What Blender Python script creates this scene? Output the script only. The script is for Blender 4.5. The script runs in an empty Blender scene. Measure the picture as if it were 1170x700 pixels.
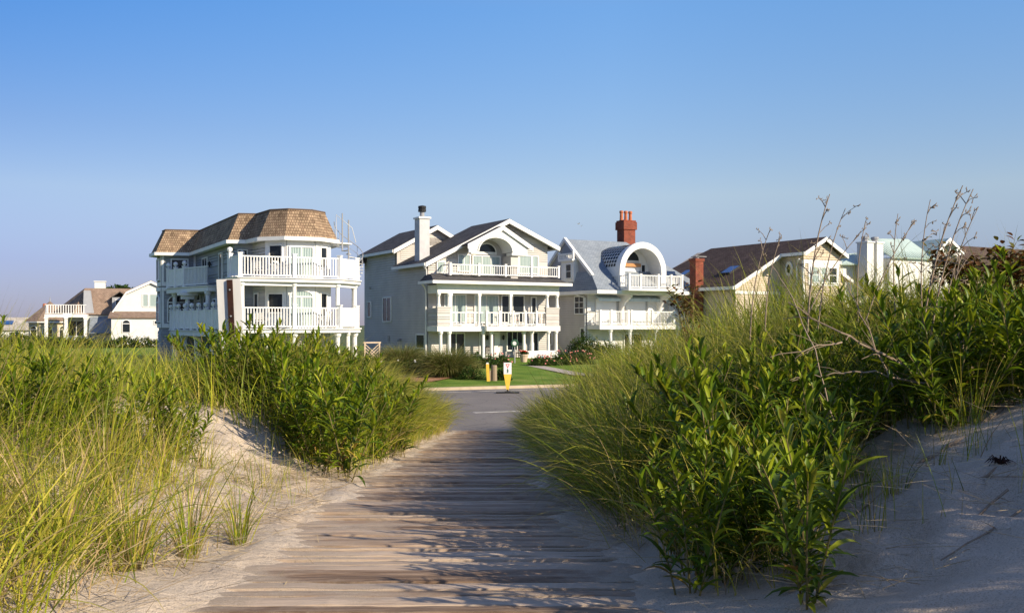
import bpy, math, random
import numpy as np
from math import sin, cos, pi, radians, sqrt, atan2

S = bpy.context.scene
COL = S.collection
random.seed(7)
RNG = np.random.default_rng(11)

# ---------------------------------------------------------------- camera, sky, sun, exposure
cam_d = bpy.data.cameras.new("camera")
cam = bpy.data.objects.new("camera", cam_d)
COL.objects.link(cam)
cam.location = (0, 0, 3.0)
cam.rotation_euler = (radians(90), 0, 0)
cam_d.sensor_width = 36.0
cam_d.lens = 36.0 * 1100 / 1170
cam_d.shift_y = 20 / 1170
cam_d.clip_start = 0.05
cam_d.clip_end = 4000
cam_d.dof.use_dof = False
cam_d.dof.focus_distance = 13.0
cam_d.dof.aperture_fstop = 9.0
S.camera = cam

SUN_EL, SUN_AZ = 25.0, 124.0      # degrees; azimuth clockwise from +Y
world = bpy.data.worlds.new("World")
S.world = world
world.use_nodes = True
wn = world.node_tree
wn.nodes.clear()
sky = wn.nodes.new("ShaderNodeTexSky")
sky.sky_type = 'NISHITA'
sky.sun_disc = False
sky.sun_elevation = radians(SUN_EL)
sky.sun_rotation = radians(SUN_AZ)
sky.air_density = 1.0
sky.dust_density = 0.0
sky.ozone_density = 4.0
bg = wn.nodes.new("ShaderNodeBackground")
bg.inputs[1].default_value = 0.069
wo = wn.nodes.new("ShaderNodeOutputWorld")
# clear late-day sky: a deeper blue overhead, a hazier blue band at the horizon
wtc = wn.nodes.new("ShaderNodeTexCoord")
wsx = wn.nodes.new("ShaderNodeSeparateXYZ")
wn.links.new(wtc.outputs['Generated'], wsx.inputs[0])
wrp = wn.nodes.new("ShaderNodeValToRGB")
els = wrp.color_ramp.elements
while len(els) < 6: els.new(.5)
for _i, (_p, _c) in enumerate([(0, (.15, .155, .27)), (.06, (.28, .25, .345)), (.13, (.52, .43, .42)), (.31, (.445, .55, .655)), (.55, (.95, .70, .70)), (1, (1.0, .74, .72))]):
    els[_i].position = _p; els[_i].color = (*_c, 1)
wn.links.new(wsx.outputs['Z'], wrp.inputs[0])
wmul = wn.nodes.new("ShaderNodeVectorMath"); wmul.operation = 'MULTIPLY'
wsc = wn.nodes.new("ShaderNodeVectorMath"); wsc.operation = 'SCALE'; wsc.inputs['Scale'].default_value = 3.0
wn.links.new(sky.outputs[0], wmul.inputs[0]); wn.links.new(wrp.outputs[0], wmul.inputs[1])
wmr = wn.nodes.new("ShaderNodeMapRange")      # a little darker away from the sun
wmr.inputs[1].default_value = -.5; wmr.inputs[2].default_value = .1; wmr.inputs[3].default_value = 1.0; wmr.inputs[4].default_value = 0.0
wn.links.new(wsx.outputs['X'], wmr.inputs[0])
wrl = wn.nodes.new("ShaderNodeValToRGB")
els = wrl.color_ramp.elements
while len(els) < 4: els.new(.5)
for _i, (_p, _c) in enumerate([(0, (.85, .85, .9)), (.06, (.80, .80, .86)), (.19, (.60, .64, .72)), (.31, (.40, .58, .70))]):
    els[_i].position = _p; els[_i].color = (*_c, 1)
wn.links.new(wsx.outputs['Z'], wrl.inputs[0])
wmx = wn.nodes.new("ShaderNodeMix"); wmx.data_type = 'RGBA'; wmx.inputs[6].default_value = (1.12, 1.08, 1.0, 1)
wn.links.new(wmr.outputs[0], wmx.inputs[0]); wn.links.new(wrl.outputs[0], wmx.inputs[7])
wms = wn.nodes.new("ShaderNodeVectorMath"); wms.operation = 'MULTIPLY'
wn.links.new(wmul.outputs[0], wms.inputs[0]); wn.links.new(wmx.outputs[2], wms.inputs[1])
wn.links.new(wms.outputs[0], wsc.inputs[0]); wn.links.new(wsc.outputs[0], bg.inputs[0])
wn.links.new(bg.outputs[0], wo.inputs[0])

sun_d = bpy.data.lights.new("sun", 'SUN')
sun_d.energy = 5.0
sun_d.angle = radians(0.5)
sun_d.color = (1.0, 0.85, 0.63)
sun = bpy.data.objects.new("sun", sun_d)
COL.objects.link(sun)
_e, _a = radians(SUN_EL), radians(SUN_AZ)
from mathutils import Vector
_dir = Vector((sin(_a) * cos(_e), cos(_a) * cos(_e), sin(_e)))
sun.rotation_euler = _dir.to_track_quat('Z', 'Y').to_euler()
sun.location = (20, -20, 30)

S.view_settings.view_transform = 'Standard'
S.view_settings.look = 'None'
S.view_settings.exposure = 0.55
S.view_settings.gamma = 1.0
S.view_settings.use_curve_mapping = False

# ---------------------------------------------------------------- materials
def new_mat(name, rough=0.7, spec=0.3):
    m = bpy.data.materials.new(name)
    m.use_nodes = True
    b = m.node_tree.nodes["Principled BSDF"]
    b.inputs["Roughness"].default_value = rough
    b.inputs["Specular IOR Level"].default_value = spec
    return m, m.node_tree, b

def node(nt, typ, **kw):
    n = nt.nodes.new(typ)
    for k, v in kw.items():
        if k.startswith("i_"):
            n.inputs[k[2:].replace("_", " ")].default_value = v
        else:
            setattr(n, k, v)
    return n

def ramp(nt, stops):
    r = nt.nodes.new("ShaderNodeValToRGB")
    e = r.color_ramp.elements
    while len(e) < len(stops):
        e.new(0.5)
    for i, (p, c) in enumerate(stops):
        e[i].position = p
        e[i].color = (*c, 1)
    return r

def c4(c, k=1.0):
    return (c[0] * k, c[1] * k, c[2] * k, 1)

def noisy(name, ca, cb, scale=6.0, rough=0.75, spec=0.25, bump=0.0, bscale=None, stretch=(1, 1, 1), coord='Object'):
    """a colour that wanders between ca and cb"""
    m, nt, b = new_mat(name, rough, spec)
    tc = node(nt, "ShaderNodeTexCoord")
    mp = node(nt, "ShaderNodeMapping")
    mp.inputs["Scale"].default_value = stretch
    nt.links.new(tc.outputs[coord], mp.inputs[0])
    n = node(nt, "ShaderNodeTexNoise", i_Scale=scale, i_Detail=6.0, i_Roughness=0.6)
    nt.links.new(mp.outputs[0], n.inputs["Vector"])
    r = ramp(nt, [(0.3, ca), (0.7, cb)])
    nt.links.new(n.outputs[0], r.inputs[0])
    nt.links.new(r.outputs[0], b.inputs["Base Color"])
    if bump:
        n2 = node(nt, "ShaderNodeTexNoise", i_Scale=bscale or scale * 4, i_Detail=5.0)
        nt.links.new(mp.outputs[0], n2.inputs["Vector"])
        bp = node(nt, "ShaderNodeBump", i_Strength=bump, i_Distance=0.02)
        nt.links.new(n2.outputs[0], bp.inputs["Height"])
        nt.links.new(bp.outputs[0], b.inputs["Normal"])
    return m

def shingle(name, ca, cb, mortar, w=0.35, h=0.2, big=0.35, rough=0.9):
    m, nt, b = new_mat(name, rough, 0.15)
    uv = node(nt, "ShaderNodeTexCoord")
    br = node(nt, "ShaderNodeTexBrick")
    br.offset = 0.5
    br.inputs["Color1"].default_value = c4(ca)
    br.inputs["Color2"].default_value = c4(cb)
    br.inputs["Mortar"].default_value = c4(mortar)
    br.inputs["Scale"].default_value = 1.0
    br.inputs["Mortar Size"].default_value = 0.012
    br.inputs["Brick Width"].default_value = w
    br.inputs["Row Height"].default_value = h
    nt.links.new(uv.outputs["UV"], br.inputs["Vector"])
    n = node(nt, "ShaderNodeTexNoise", i_Scale=1.1, i_Detail=7.0, i_Roughness=0.7)
    nt.links.new(uv.outputs["UV"], n.inputs["Vector"])
    mr = node(nt, "ShaderNodeMapRange")
    mr.inputs[1].default_value = 0.3; mr.inputs[2].default_value = 0.7
    mr.inputs[3].default_value = 1 - big; mr.inputs[4].default_value = 1 + big
    nt.links.new(n.outputs[0], mr.inputs[0])
    mx = node(nt, "ShaderNodeVectorMath", operation='SCALE')
    nt.links.new(br.outputs[0], mx.inputs[0])
    nt.links.new(mr.outputs[0], mx.inputs["Scale"])
    nt.links.new(mx.outputs[0], b.inputs["Base Color"])
    bp = node(nt, "ShaderNodeBump", i_Strength=0.8, i_Distance=0.03)
    bp.invert = True
    nt.links.new(br.outputs["Fac"], bp.inputs["Height"])
    nt.links.new(bp.outputs[0], b.inputs["Normal"])
    return m

def glassmat(name, col, rough=0.08, mixc=None):
    m, nt, b = new_mat(name, rough, 0.6)
    if mixc:
        tc = node(nt, "ShaderNodeTexCoord")
        w = node(nt, "ShaderNodeTexWave", i_Scale=2.2, i_Distortion=1.5)
        w.bands_direction = 'X'
        nt.links.new(tc.outputs["Object"], w.inputs[0])
        r = ramp(nt, [(0.2, col), (0.9, mixc)])
        nt.links.new(w.outputs[0], r.inputs[0])
        nt.links.new(r.outputs[0], b.inputs["Base Color"])
    else:
        b.inputs["Base Color"].default_value = c4(col)
    return m

M = {}
M['trim'] = noisy('white_trim_paint', (.70, .70, .69), (.82, .81, .79), 1.2, .5)
M['trim2'] = noisy('white_rail_paint', (.74, .74, .73), (.84, .83, .81), 2.0, .45)
M['sid_cream'] = noisy('pale_grey_siding', (.46, .435, .415), (.56, .53, .505), .7, .65)
M['sid_blue'] = noisy('blue_grey_siding', (.29, .30, .33), (.36, .37, .40), .8, .7)
M['sid_white'] = noisy('white_siding', (.60, .60, .59), (.70, .69, .67), .8, .6)
M['sid_beige'] = noisy('beige_siding', (.50, .42, .32), (.58, .49, .38), .8, .7)
M['sid_tan'] = noisy('tan_stucco', (.50, .42, .30), (.60, .51, .38), .8, .8)
M['stucco'] = noisy('pale_porch_paint', (.50, .49, .47), (.58, .57, .55), .9, .7)  # plain pale grey, varied slightly at random
M['roof_grey'] = shingle('charcoal_shingle', (.075, .072, .075), (.11, .105, .105), (.05, .05, .05), .3, .15)
M['roof_cedar'] = shingle('cedar_shake', (.40, .29, .19), (.24, .165, .11), (.08, .05, .035), .15, .19, .55)
M['roof_slate'] = shingle('blue_grey_shingle', (.22, .26, .31), (.28, .32, .37), (.15, .17, .2), .3, .16, .15)
M['roof_brown'] = shingle('brown_shingle', (.085, .06, .05), (.12, .085, .07), (.05, .035, .03), .3, .16)
M['roof_tan'] = shingle('weathered_tan_shingle', (.24, .17, .13), (.30, .22, .17), (.14, .1, .08), .3, .2)
M['roof_pale'] = shingle('pale_shingle', (.42, .39, .35), (.5, .46, .41), (.3, .28, .25), .4, .2)
M['brick'] = shingle('red_brick', (.30, .065, .032), (.19, .045, .028), (.22, .13, .10), .22, .09, .3)
M['clay'] = noisy('clay_pot', (.42, .13, .06), (.5, .18, .09), 3)
M['metal_grey'] = noisy('grey_metal', (.25, .26, .27), (.35, .35, .36), 4, .4)
M['dark_metal'] = noisy('black_metal', (.015, .015, .016), (.03, .03, .03), 4, .5)
M['rust'] = noisy('rusty_steel', (.022, .010, .008), (.05, .019, .013), 6, .9)
M['flash'] = noisy('grey_chimney_siding', (.42, .42, .44), (.52, .52, .53), 2, .6)
M['glass'] = glassmat('dark_window_glass', (.015, .02, .026), .12)
M['glass'].node_tree.nodes['Principled BSDF'].inputs['Specular IOR Level'].default_value = .3
M['glass_curtain'] = glassmat('curtained_window_glass', (.20, .27, .27), .15, (.42, .50, .48))
M['glass_sky'] = glassmat('skylight_glass', (.02, .09, .28), .06)
M['blind'] = noisy('white_shutter', (.72, .71, .69), (.8, .79, .77), 1.0, .5)
M['awning'] = noisy('striped_blue_fabric', (.45, .55, .68), (.6, .68, .78), 3, .9)
M['wood_red'] = noisy('old_timber', (.22, .16, .11), (.32, .25, .18), 8, .9, bump=.4, stretch=(1, 1, .1))
M['lattice'] = noisy('tan_lattice_wood', (.45, .34, .25), (.55, .43, .33), 4, .8)
M['greenmetal'] = noisy('pale_green_metal_roof', (.38, .49, .45), (.46, .56, .52), 1.5, .45)
M['yellow'] = noisy('yellow_plastic', (.75, .45, .05), (.85, .55, .09), 3, .5)
M['signwhite'] = noisy('white_sign_face', (.75, .74, .72), (.82, .81, .79), 3, .5)
M['signred'] = noisy('red_sign_paint', (.6, .04, .03), (.7, .06, .04), 3, .5)
M['signgreen'] = noisy('dark_green_sign_paint', (.03, .09, .05), (.05, .12, .07), 3, .5)
M['weather'] = noisy('weathered_white_board', (.55, .55, .54), (.68, .67, .65), 2, .8, stretch=(1, 1, .3))
M['orange'] = noisy('orange_brown_post', (.42, .20, .08), (.5, .26, .12), 2, .8)
M['curtain_pink'] = noisy('salmon_fabric', (.6, .2, .14), (.7, .28, .2), 3, .9)
M['stone'] = noisy('brick_step', (.35, .25, .2), (.42, .31, .26), 3, .9)

# ---------------------------------------------------------------- object helpers
def tag(o, label=None, cat=None, group=None, kind=None):
    if label: o['label'] = label
    if cat: o['category'] = cat
    if group: o['group'] = group
    if kind: o['kind'] = kind
    return o

def empty(name, loc=(0, 0, 0), rz=0.0, label=None, cat=None, group=None, s=1.0):
    o = bpy.data.objects.new(name, None)
    COL.objects.link(o)
    o.location = loc
    o.rotation_euler = (0, 0, rz)
    o.scale = (s, s, s)
    o.empty_display_size = 0.2
    return tag(o, label, cat, group)

class MB:
    """collects solids; T = (x, y, z, angle) puts local (s, d, z) in the thing's frame"""
    def __init__(self, T=(0, 0, 0, 0)):
        self.v, self.f, self.uv = [], [], {}
        self.T = T
    def at(self, T):
        self.T = T
        return self
    def P(self, p):
        x0, y0, z0, a = self.T
        c, s = cos(a), sin(a)
        return (x0 + p[0] * c - p[1] * s, y0 + p[0] * s + p[1] * c, z0 + p[2])
    def add(self, pts, faces):
        n = len(self.v)
        self.v += [self.P(p) for p in pts]
        self.f += [tuple(i + n for i in f) for f in faces]
    def box(self, x0, y0, z0, x1, y1, z1):
        x0, x1 = sorted((x0, x1)); y0, y1 = sorted((y0, y1)); z0, z1 = sorted((z0, z1))
        self.add([(x0, y0, z0), (x1, y0, z0), (x1, y1, z0), (x0, y1, z0), (x0, y0, z1), (x1, y0, z1), (x1, y1, z1), (x0, y1, z1)],
                 [(0, 3, 2, 1), (4, 5, 6, 7), (0, 1, 5, 4), (1, 2, 6, 5), (2, 3, 7, 6), (3, 0, 4, 7)])
        return self
    def prism(self, pts, axis, a, b):
        """polygon pts extruded from a to b along axis"""
        n = len(pts)
        def mk(p, t):
            return {'x': (t, p[0], p[1]), 'y': (p[0], t, p[1]), 'z': (p[0], p[1], t)}[axis]
        self.add([mk(p, a) for p in pts] + [mk(p, b) for p in pts],
                 [tuple(range(n - 1, -1, -1)), tuple(range(n, 2 * n))] + [(i, (i + 1) % n, (i + 1) % n + n, i + n) for i in range(n)])
        return self
    def cyl(self, x, y, z0, z1, r0, r1=None, n=10):
        r1 = r0 if r1 is None else r1
        self.lathe(x, y, [(r0, z0), (r1, z1)], n)
        return self
    def lathe(self, x, y, prof, n=10):
        pts, fs = [], []
        for (r, z) in prof:
            for k in range(n):
                a = 2 * pi * k / n
                pts.append((x + r * cos(a), y + r * sin(a), z))
        m = len(prof)
        for j in range(m - 1):
            for k in range(n):
                a, b = j * n + k, j * n + (k + 1) % n
                fs.append((a, b, b + n, a + n))
        fs.append(tuple(range(n - 1, -1, -1)))
        fs.append(tuple(range((m - 1) * n, m * n)))
        self.add(pts, fs)
        return self
    def tube(self, path, radii, n=6):
        if not isinstance(radii, (list, tuple)): radii = [radii] * len(path)
        pts, fs = [], []
        P = [Vector(p) for p in path]
        up = None
        for i, p in enumerate(P):
            t = (P[min(i + 1, len(P) - 1)] - P[max(i - 1, 0)]).normalized()
            if up is None:
                up = t.orthogonal().normalized()
            up = (up - t * up.dot(t)).normalized()
            w = t.cross(up)
            for k in range(n):
                a = 2 * pi * k / n
                pts.append(tuple(p + (up * cos(a) + w * sin(a)) * radii[i]))
        for j in range(len(P) - 1):
            for k in range(n):
                a, b = j * n + k, j * n + (k + 1) % n
                fs.append((a, b, b + n, a + n))
        fs.append(tuple(range(n - 1, -1, -1)))
        fs.append(tuple(range((len(P) - 1) * n, len(P) * n)))
        self.add(pts, fs)
        return self
    def slab(self, pts, th=0.14, drop=True):
        """sloping plane; pts[0]->pts[1] is the eave; UV in metres"""
        P = [Vector(p) for p in pts]
        nrm = Vector((0, 0, 0))
        for i in range(len(P)):
            nrm += P[i].cross(P[(i + 1) % len(P)])
        nrm.normalize()
        if nrm.z < 0:
            nrm = -nrm
        down = nrm * -th
        n = len(P)
        base = len(self.f)
        self.add([tuple(p) for p in P] + [tuple(p + down) for p in P],
                 [tuple(range(n)), tuple(range(2 * n - 1, n - 1, -1))] + [(i, i + n, (i + 1) % n + n, (i + 1) % n) for i in range(n)])
        u = (P[1] - P[0]).normalized()
        w = nrm.cross(u)
        self.uv[base] = [((p - P[0]).dot(u), (p - P[0]).dot(w)) for p in P]
        for i in range(n):
            self.uv[base + 2 + i] = [(0.1, 0.1), (.1, .15), (.15, .15), (.15, .1)]
        return self
    def wallbox_uv(self, x0, y0, z0, x1, y1, z1):
        """box with metre UVs, for brickwork"""
        base = len(self.f)
        self.box(x0, y0, z0, x1, y1, z1)
        x0, x1 = sorted((x0, x1)); y0, y1 = sorted((y0, y1)); z0, z1 = sorted((z0, z1))
        dx, dy, dz = x1 - x0, y1 - y0, z1 - z0
        for k, (a, b) in enumerate([(dx, dy), (dx, dy), (dx, dz), (dy, dz), (dx, dz), (dy, dz)]):
            self.uv[base + k] = [(0, 0), (a, 0), (a, b), (0, b)]
        return self
    def siding(self, poly, step=0.2, out=0.03, gap=.04):
        """lapped boards over a convex polygon of (s, z) points, on the wall plane d=0"""
        z0 = min(p[1] for p in poly); z1 = max(p[1] for p in poly)
        def span(z):
            xs = []
            n = len(poly)
            for i in range(n):
                (xa, za), (xb, zb) = poly[i], poly[(i + 1) % n]
                if abs(za - zb) < 1e-9:
                    if abs(z - za) < 1e-6: xs += [xa, xb]
                    continue
                t = (z - za) / (zb - za)
                if -1e-6 <= t <= 1 + 1e-6: xs.append(xa + t * (xb - xa))
            return (min(xs), max(xs)) if xs else None
        zs = sorted(set([z0 + i * step for i in range(int((z1 - z0) / step) + 1)] + [z1] + [p[1] for p in poly]))
        for za, zb in zip(zs[:-1], zs[1:]):
            if zb - za < 1e-4: continue
            e = 1e-4
            A, B = span(za + e), span(zb - e)
            if not A or not B: continue
            k = ((za - z0) / step) % 1.0
            k2 = min(1.0, k + (zb - za) / step)
            oa = out * (1 - k); ob = out * (1 - k2)
            gv = gap if k < .01 and zb - za > .06 else 0.0
            za_ = za + gv
            if gv:      # open lap under each board
                self.add([(A[0], .045, za), (A[1], .045, za), (A[1], .045, za_), (A[0], .045, za_)], [(0, 1, 2, 3)])
            self.add([(A[0], -oa, za_), (A[1], -oa, za_), (B[1], -ob, zb), (B[0], -ob, zb), (A[0], .045, za_), (A[1], .045, za_), (B[1], .045, zb), (B[0], .045, zb)],
                     [(0, 1, 2, 3), (4, 5, 1, 0), (3, 2, 6, 7)])
        return self
    def build(self, name, mat, parent=None, smooth=False):
        me = bpy.data.meshes.new(name)
        me.from_pydata(self.v, [], self.f)
        if self.uv:
            ul = me.uv_layers.new(name="UVMap")
            for fi, uvs in self.uv.items():
                p = me.polygons[fi]
                for li, uv in zip(p.loop_indices, uvs):
                    ul.data[li].uv = uv
        me.materials.append(M[mat] if isinstance(mat, str) else mat)
        if smooth:
            me.polygons.foreach_set('use_smooth', [True] * len(me.polygons))
        o = bpy.data.objects.new(name, me)
        COL.objects.link(o)
        if parent: o.parent = parent
        return o

FRONT = 0.0
LEFT = -pi / 2
RIGHT = pi / 2
def TF(x, y, a=0.0, z=0.0):
    return (x, y, z, a)

def window(root, T, s0, s1, z0, z1, cols=2, rows=1, glass='glass', arch=0.0, fw=0.09, name='window', frame='trim', handle=False):
    m = MB(T)
    m.box(s0 - fw, -.09, z0 - fw, s0, .02, z1 + fw)
    m.box(s1, -.09, z0 - fw, s1 + fw, .02, z1 + fw)
    m.box(s0, -.088, z1, s1, .02, z1 + fw)
    m.box(s0, -.10, z0 - fw, s1, .02, z0)
    for k in range(1, cols):
        x = s0 + (s1 - s0) * k / cols
        m.box(x - .03, -.07, z0, x + .03, .0, z1)
    for k in range(1, rows):
        z = z0 + (z1 - z0) * k / rows
        m.box(s0, -.065, z - .025, s1, .0, z + .025)
    if arch:
        n = 10
        r = (s1 - s0) / 2; cx = (s0 + s1) / 2; zt = z1 + fw
        for k in range(n):
            a0, a1 = pi * k / n, pi * (k + 1) / n
            q = [(cx + r * cos(a0), zt + arch * sin(a0)), (cx + (r + fw) * cos(a0), zt + (arch + fw) * sin(a0)),
                 (cx + (r + fw) * cos(a1), zt + (arch + fw) * sin(a1)), (cx + r * cos(a1), zt + arch * sin(a1))]
            m.prism(q, 'y', -.09, .02)
    o = m.build(name, frame, root)
    g = MB(T)
    g.box(s0, -.045, z0, s1, .0, z1)
    if arch:
        g.prism([(cx + r * cos(pi * k / 10), zt + arch * sin(pi * k / 10)) for k in range(11)], 'y', -.045, 0)
    g.build('glass_pane', glass, o)
    return o

def railing(root, T, s0, s1, z, h=1.0, sp=0.14, posts=(), d=0.0, solid=False, rail=.05, name='railing', bw=.022, mat='trim2'):
    m = MB(T)
    m.box(s0, d - rail, z + h - .07, s1, d + rail, z + h)
    m.box(s0, d - rail * .8, z + .08, s1, d + rail * .8, z + .15)
    if solid:
        m.box(s0, d - .02, z + .15, s1, d + .02, z + h - .07)
        k = s0 + .25
        while k < s1 - .15:
            m.box(k - .05, d - .035, z + .15, k + .05, d - .02, z + h - .07); k += .55
    else:
        n = max(1, int((s1 - s0) / sp))
        for k in range(1, n):
            x = s0 + (s1 - s0) * k / n
            m.box(x - bw, d - bw, z + .15, x + bw, d + bw, z + h - .07)
    r = m.build(name, mat, root)
    for p in posts:
        post(root, T, p, d, z, h)
    return r

def post(root, T, s, d, z, h, ball=False, w=.09):
    m = MB(T)
    m.box(s - w, d - w, z, s + w, d + w, z + h + .06)
    m.box(s - w - .03, d - w - .03, z + h + .06, s + w + .03, d + w + .03, z + h + .11)
    if ball:
        m.lathe(s, d, [(.04, z + h + .11), (.05, z + h + .16), (.13, z + h + .22), (.16, z + h + .32), (.13, z + h + .42), (.03, z + h + .47)], 8)
    return m.build('rail_post', 'trim2', root)

def column(root, T, s, d, z0, z1, r=.16, square=False):
    m = MB(T)
    if square:
        m.box(s - r, d - r, z0, s + r, d + r, z1)
        m.box(s - r * 1.3, d - r * 1.3, z0, s + r * 1.3, d + r * 1.3, z0 + .25)
        m.box(s - r * 1.3, d - r * 1.3, z1 - .2, s + r * 1.3, d + r * 1.3, z1 - .002)
    else:
        m.lathe(s, d, [(r * 1.35, z0), (r * 1.35, z0 + .12), (r * 1.05, z0 + .18), (r, z0 + .3), (r * .86, z1 - .25), (r * 1.15, z1 - .18), (r * 1.35, z1 - .12), (r * 1.35, z1 - .002)], 12)
    return m.build('column', 'trim', root, smooth=False)

def lamp(root, T, s, z):
    m = MB(T)
    m.box(s - .05, -.14, z - .06, s + .05, 0, z + .02)
    m.lathe(s, -.14, [(.03, z - .2), (.09, z - .16), (.11, z + .1), (.04, z + .2)], 8)
    return m.build('wall_lamp', 'dark_metal', root)

def inset(poly, d):
    """offset a CCW polygon inwards by d"""
    n = len(poly); out = []
    for i in range(n):
        p0, p1, p2 = Vector(poly[i - 1]), Vector(poly[i]), Vector(poly[(i + 1) % n])
        a = (p1 - p0).normalized(); b = (p2 - p1).normalized()
        na = Vector((-a.y, a.x)); nb = Vector((-b.y, b.x))
        k = 1 + na.dot(nb)
        q = p1 + (na + nb) * (d / max(k, .2))
        out.append((q.x, q.y))
    return out

# ---------------------------------------------------------------- terrain functions
TAN_R = math.tan(radians(22))
COS_R = cos(radians(22))
def road_dist(x, y):
    """metres from the near edge of the road, + on the camera's side"""
    return ((26.8 + (x + .68) * TAN_R) - y) * COS_R
def sstep(a, b, t):
    t = np.clip((t - a) / (b - a), 0, 1)
    return t * t * (3 - 2 * t)
HW = .92
def board_c(y):
    return -.69 + .8 * np.exp(-np.asarray(y, float) / 5.0)
def board_z(y):
    return 3 - (.8 + .082 * y)
def lumps(x, y):
    return (.10 * np.sin(1.1 * x + .6 * y + .5) * np.sin(.7 * y - .4 * x) + .05 * np.sin(2.3 * x - 1.1 * y + 1.) + .035 * np.sin(3.7 * y + 1.3 * x + 2)
            + .022 * np.sin(6.1 * x + 2.2 * y) * np.sin(5.3 * y - 1.7 * x + .7))
def ground_z(x, y):
    x = np.asarray(x, float); y = np.asarray(y, float)
    c = board_c(y)
    dl = c - HW - x
    dr = x - (c + HW)
    d = np.maximum(dl, dr)
    left = .78 * sstep(-.05, 3.0 - 1.5 * sstep(9.5, 14, y), dl) + .18 * sstep(3, 8, dl)
    right = .74 * sstep(-.05, 2.6, dr) + .46 * sstep(2.5, 6.0, dr) + .62 * sstep(6.0, 9.5, y) * sstep(.5, 2.6, dr) - .34 * sstep(2.2, 4.0, dr) * sstep(5.5, 7.5, y)
    rise = np.where(dl > dr, left, right)
    lam = sstep(0.0, 1.6, d)
    z = board_z(y) + rise + lumps(x, y) * lam * .8 + .015 + .02 * np.sin(2.1 * y) * sstep(-.3, .2, d)
    # ragged edge where drifted sand laps over the boards
    nz = .07 * np.sin(1.9 * y + 2 * np.sign(x - c)) + .05 * np.sin(4.7 * y + 1.1) + .035 * np.sin(11.3 * y + 3.1 * x) + .02 * np.sin(23 * y - 9 * x)
    e = d + nz
    z = np.where(d < .12, board_z(y) + np.clip(.012 + .22 * e, -.09, .03), z)
    rd = road_dist(x, y)
    fade = sstep(-.2, 3.5, rd)
    fade = np.where(d < .3, np.maximum(fade, sstep(-.3, .3, rd)), fade)
    return z * fade - .03 * (1 - fade)
def yard_z(x, y):
    """lawn beyond the road"""
    f = -road_dist(x, y) - 18
    return .10 + .25 * float(np.clip(f / 22, 0, 1))

# ---------------------------------------------------------------- ground sheets, road, lawn
def grid_mesh(name, X, Y, Z, mat, kind='structure', smooth=True):
    ny, nx = X.shape
    co = np.stack([X, Y, Z], -1).reshape(-1, 3)
    i = np.arange(nx * ny).reshape(ny, nx)
    q = np.stack([i[:-1, :-1], i[:-1, 1:], i[1:, 1:], i[1:, :-1]], -1).reshape(-1, 4)
    me = bpy.data.meshes.new(name)
    me.vertices.add(len(co)); me.vertices.foreach_set('co', co.ravel())
    me.loops.add(q.size); me.loops.foreach_set('vertex_index', q.ravel().astype(np.int32))
    me.polygons.add(len(q)); me.polygons.foreach_set('loop_start', np.arange(0, q.size, 4, dtype=np.int32))
    me.polygons.foreach_set('use_smooth', np.full(len(q), smooth))
    me.update(calc_edges=True)
    me.materials.append(mat)
    o = bpy.data.objects.new(name, me); COL.objects.link(o)
    if kind: o['kind'] = kind
    return o

# sand
m, nt, b = new_mat('beach_sand', .95, .1)
tc = node(nt, "ShaderNodeTexCoord")
n1 = node(nt, "ShaderNodeTexNoise", i_Scale=1.3, i_Detail=5.0)
n2 = node(nt, "ShaderNodeTexNoise", i_Scale=160.0, i_Detail=3.0)
n3 = node(nt, "ShaderNodeTexNoise", i_Scale=13.0, i_Detail=8.0, i_Roughness=.65)
for n in (n1, n2, n3): nt.links.new(tc.outputs['Object'], n.inputs['Vector'])
r1 = ramp(nt, [(.3, (.52, .43, .34)), (.7, (.62, .53, .43))])
nt.links.new(n1.outputs[0], r1.inputs[0])
r2 = ramp(nt, [(.28, (.62, .58, .52)), (.5, (1, 1, 1)), (.8, (1.1, 1.08, 1.05))])
nt.links.new(n2.outputs[0], r2.inputs[0])
mx = node(nt, "ShaderNodeMix", data_type='RGBA', blend_type='MULTIPLY'); mx.inputs[0].default_value = 1
nt.links.new(r1.outputs[0], mx.inputs[6]); nt.links.new(r2.outputs[0], mx.inputs[7])
nt.links.new(mx.outputs[2], b.inputs['Base Color'])
bp = node(nt, "ShaderNodeBump", i_Strength=.9, i_Distance=.035)
ad = node(nt, "ShaderNodeMath", operation='MULTIPLY_ADD'); ad.inputs[1].default_value = .18
nt.links.new(n2.outputs[0], ad.inputs[0]); nt.links.new(n3.outputs[0], ad.inputs[2])
nt.links.new(ad.outputs[0], bp.inputs['Height']); nt.links.new(bp.outputs[0], b.inputs['Normal'])
M['sand'] = m

xs = np.arange(-9, 10.01, .055); ys = np.arange(-3.5, 34, .07)
X, Y = np.meshgrid(xs, ys)
Z = ground_z(X, Y)
dd = np.maximum(board_c(Y) - HW - X, X - board_c(Y) - HW)
onsand = sstep(.1, .6, dd) * sstep(0, 4, road_dist(X, Y))
for k in range(800):       # footprints and wind hollows
    fx, fy = RNG.uniform(-5, 5), RNG.uniform(1.5, 16)
    s = RNG.uniform(.09, .2)
    d2 = ((X - fx) / s) ** 2 + ((Y - fy) / (s * 1.4)) ** 2
    Z += onsand * (-.036 * np.exp(-d2) + .016 * np.exp(-(np.sqrt(d2) - 1.6) ** 2 * 4)) * RNG.uniform(.5, 1.2)
dune = grid_mesh('dune_sand', X, Y, Z, M['sand'])
# coarser dunes to either side
for (a, bb) in ((-60, -8.95), (9.95, 70)):
    xs2 = np.linspace(a, bb, 90); X2, Y2 = np.meshgrid(xs2, np.arange(-6, 55, .5))
    Z2 = ground_z(X2, Y2) - .004
    grid_mesh('dune_sand', X2, Y2, Z2, M['sand'])

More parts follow.
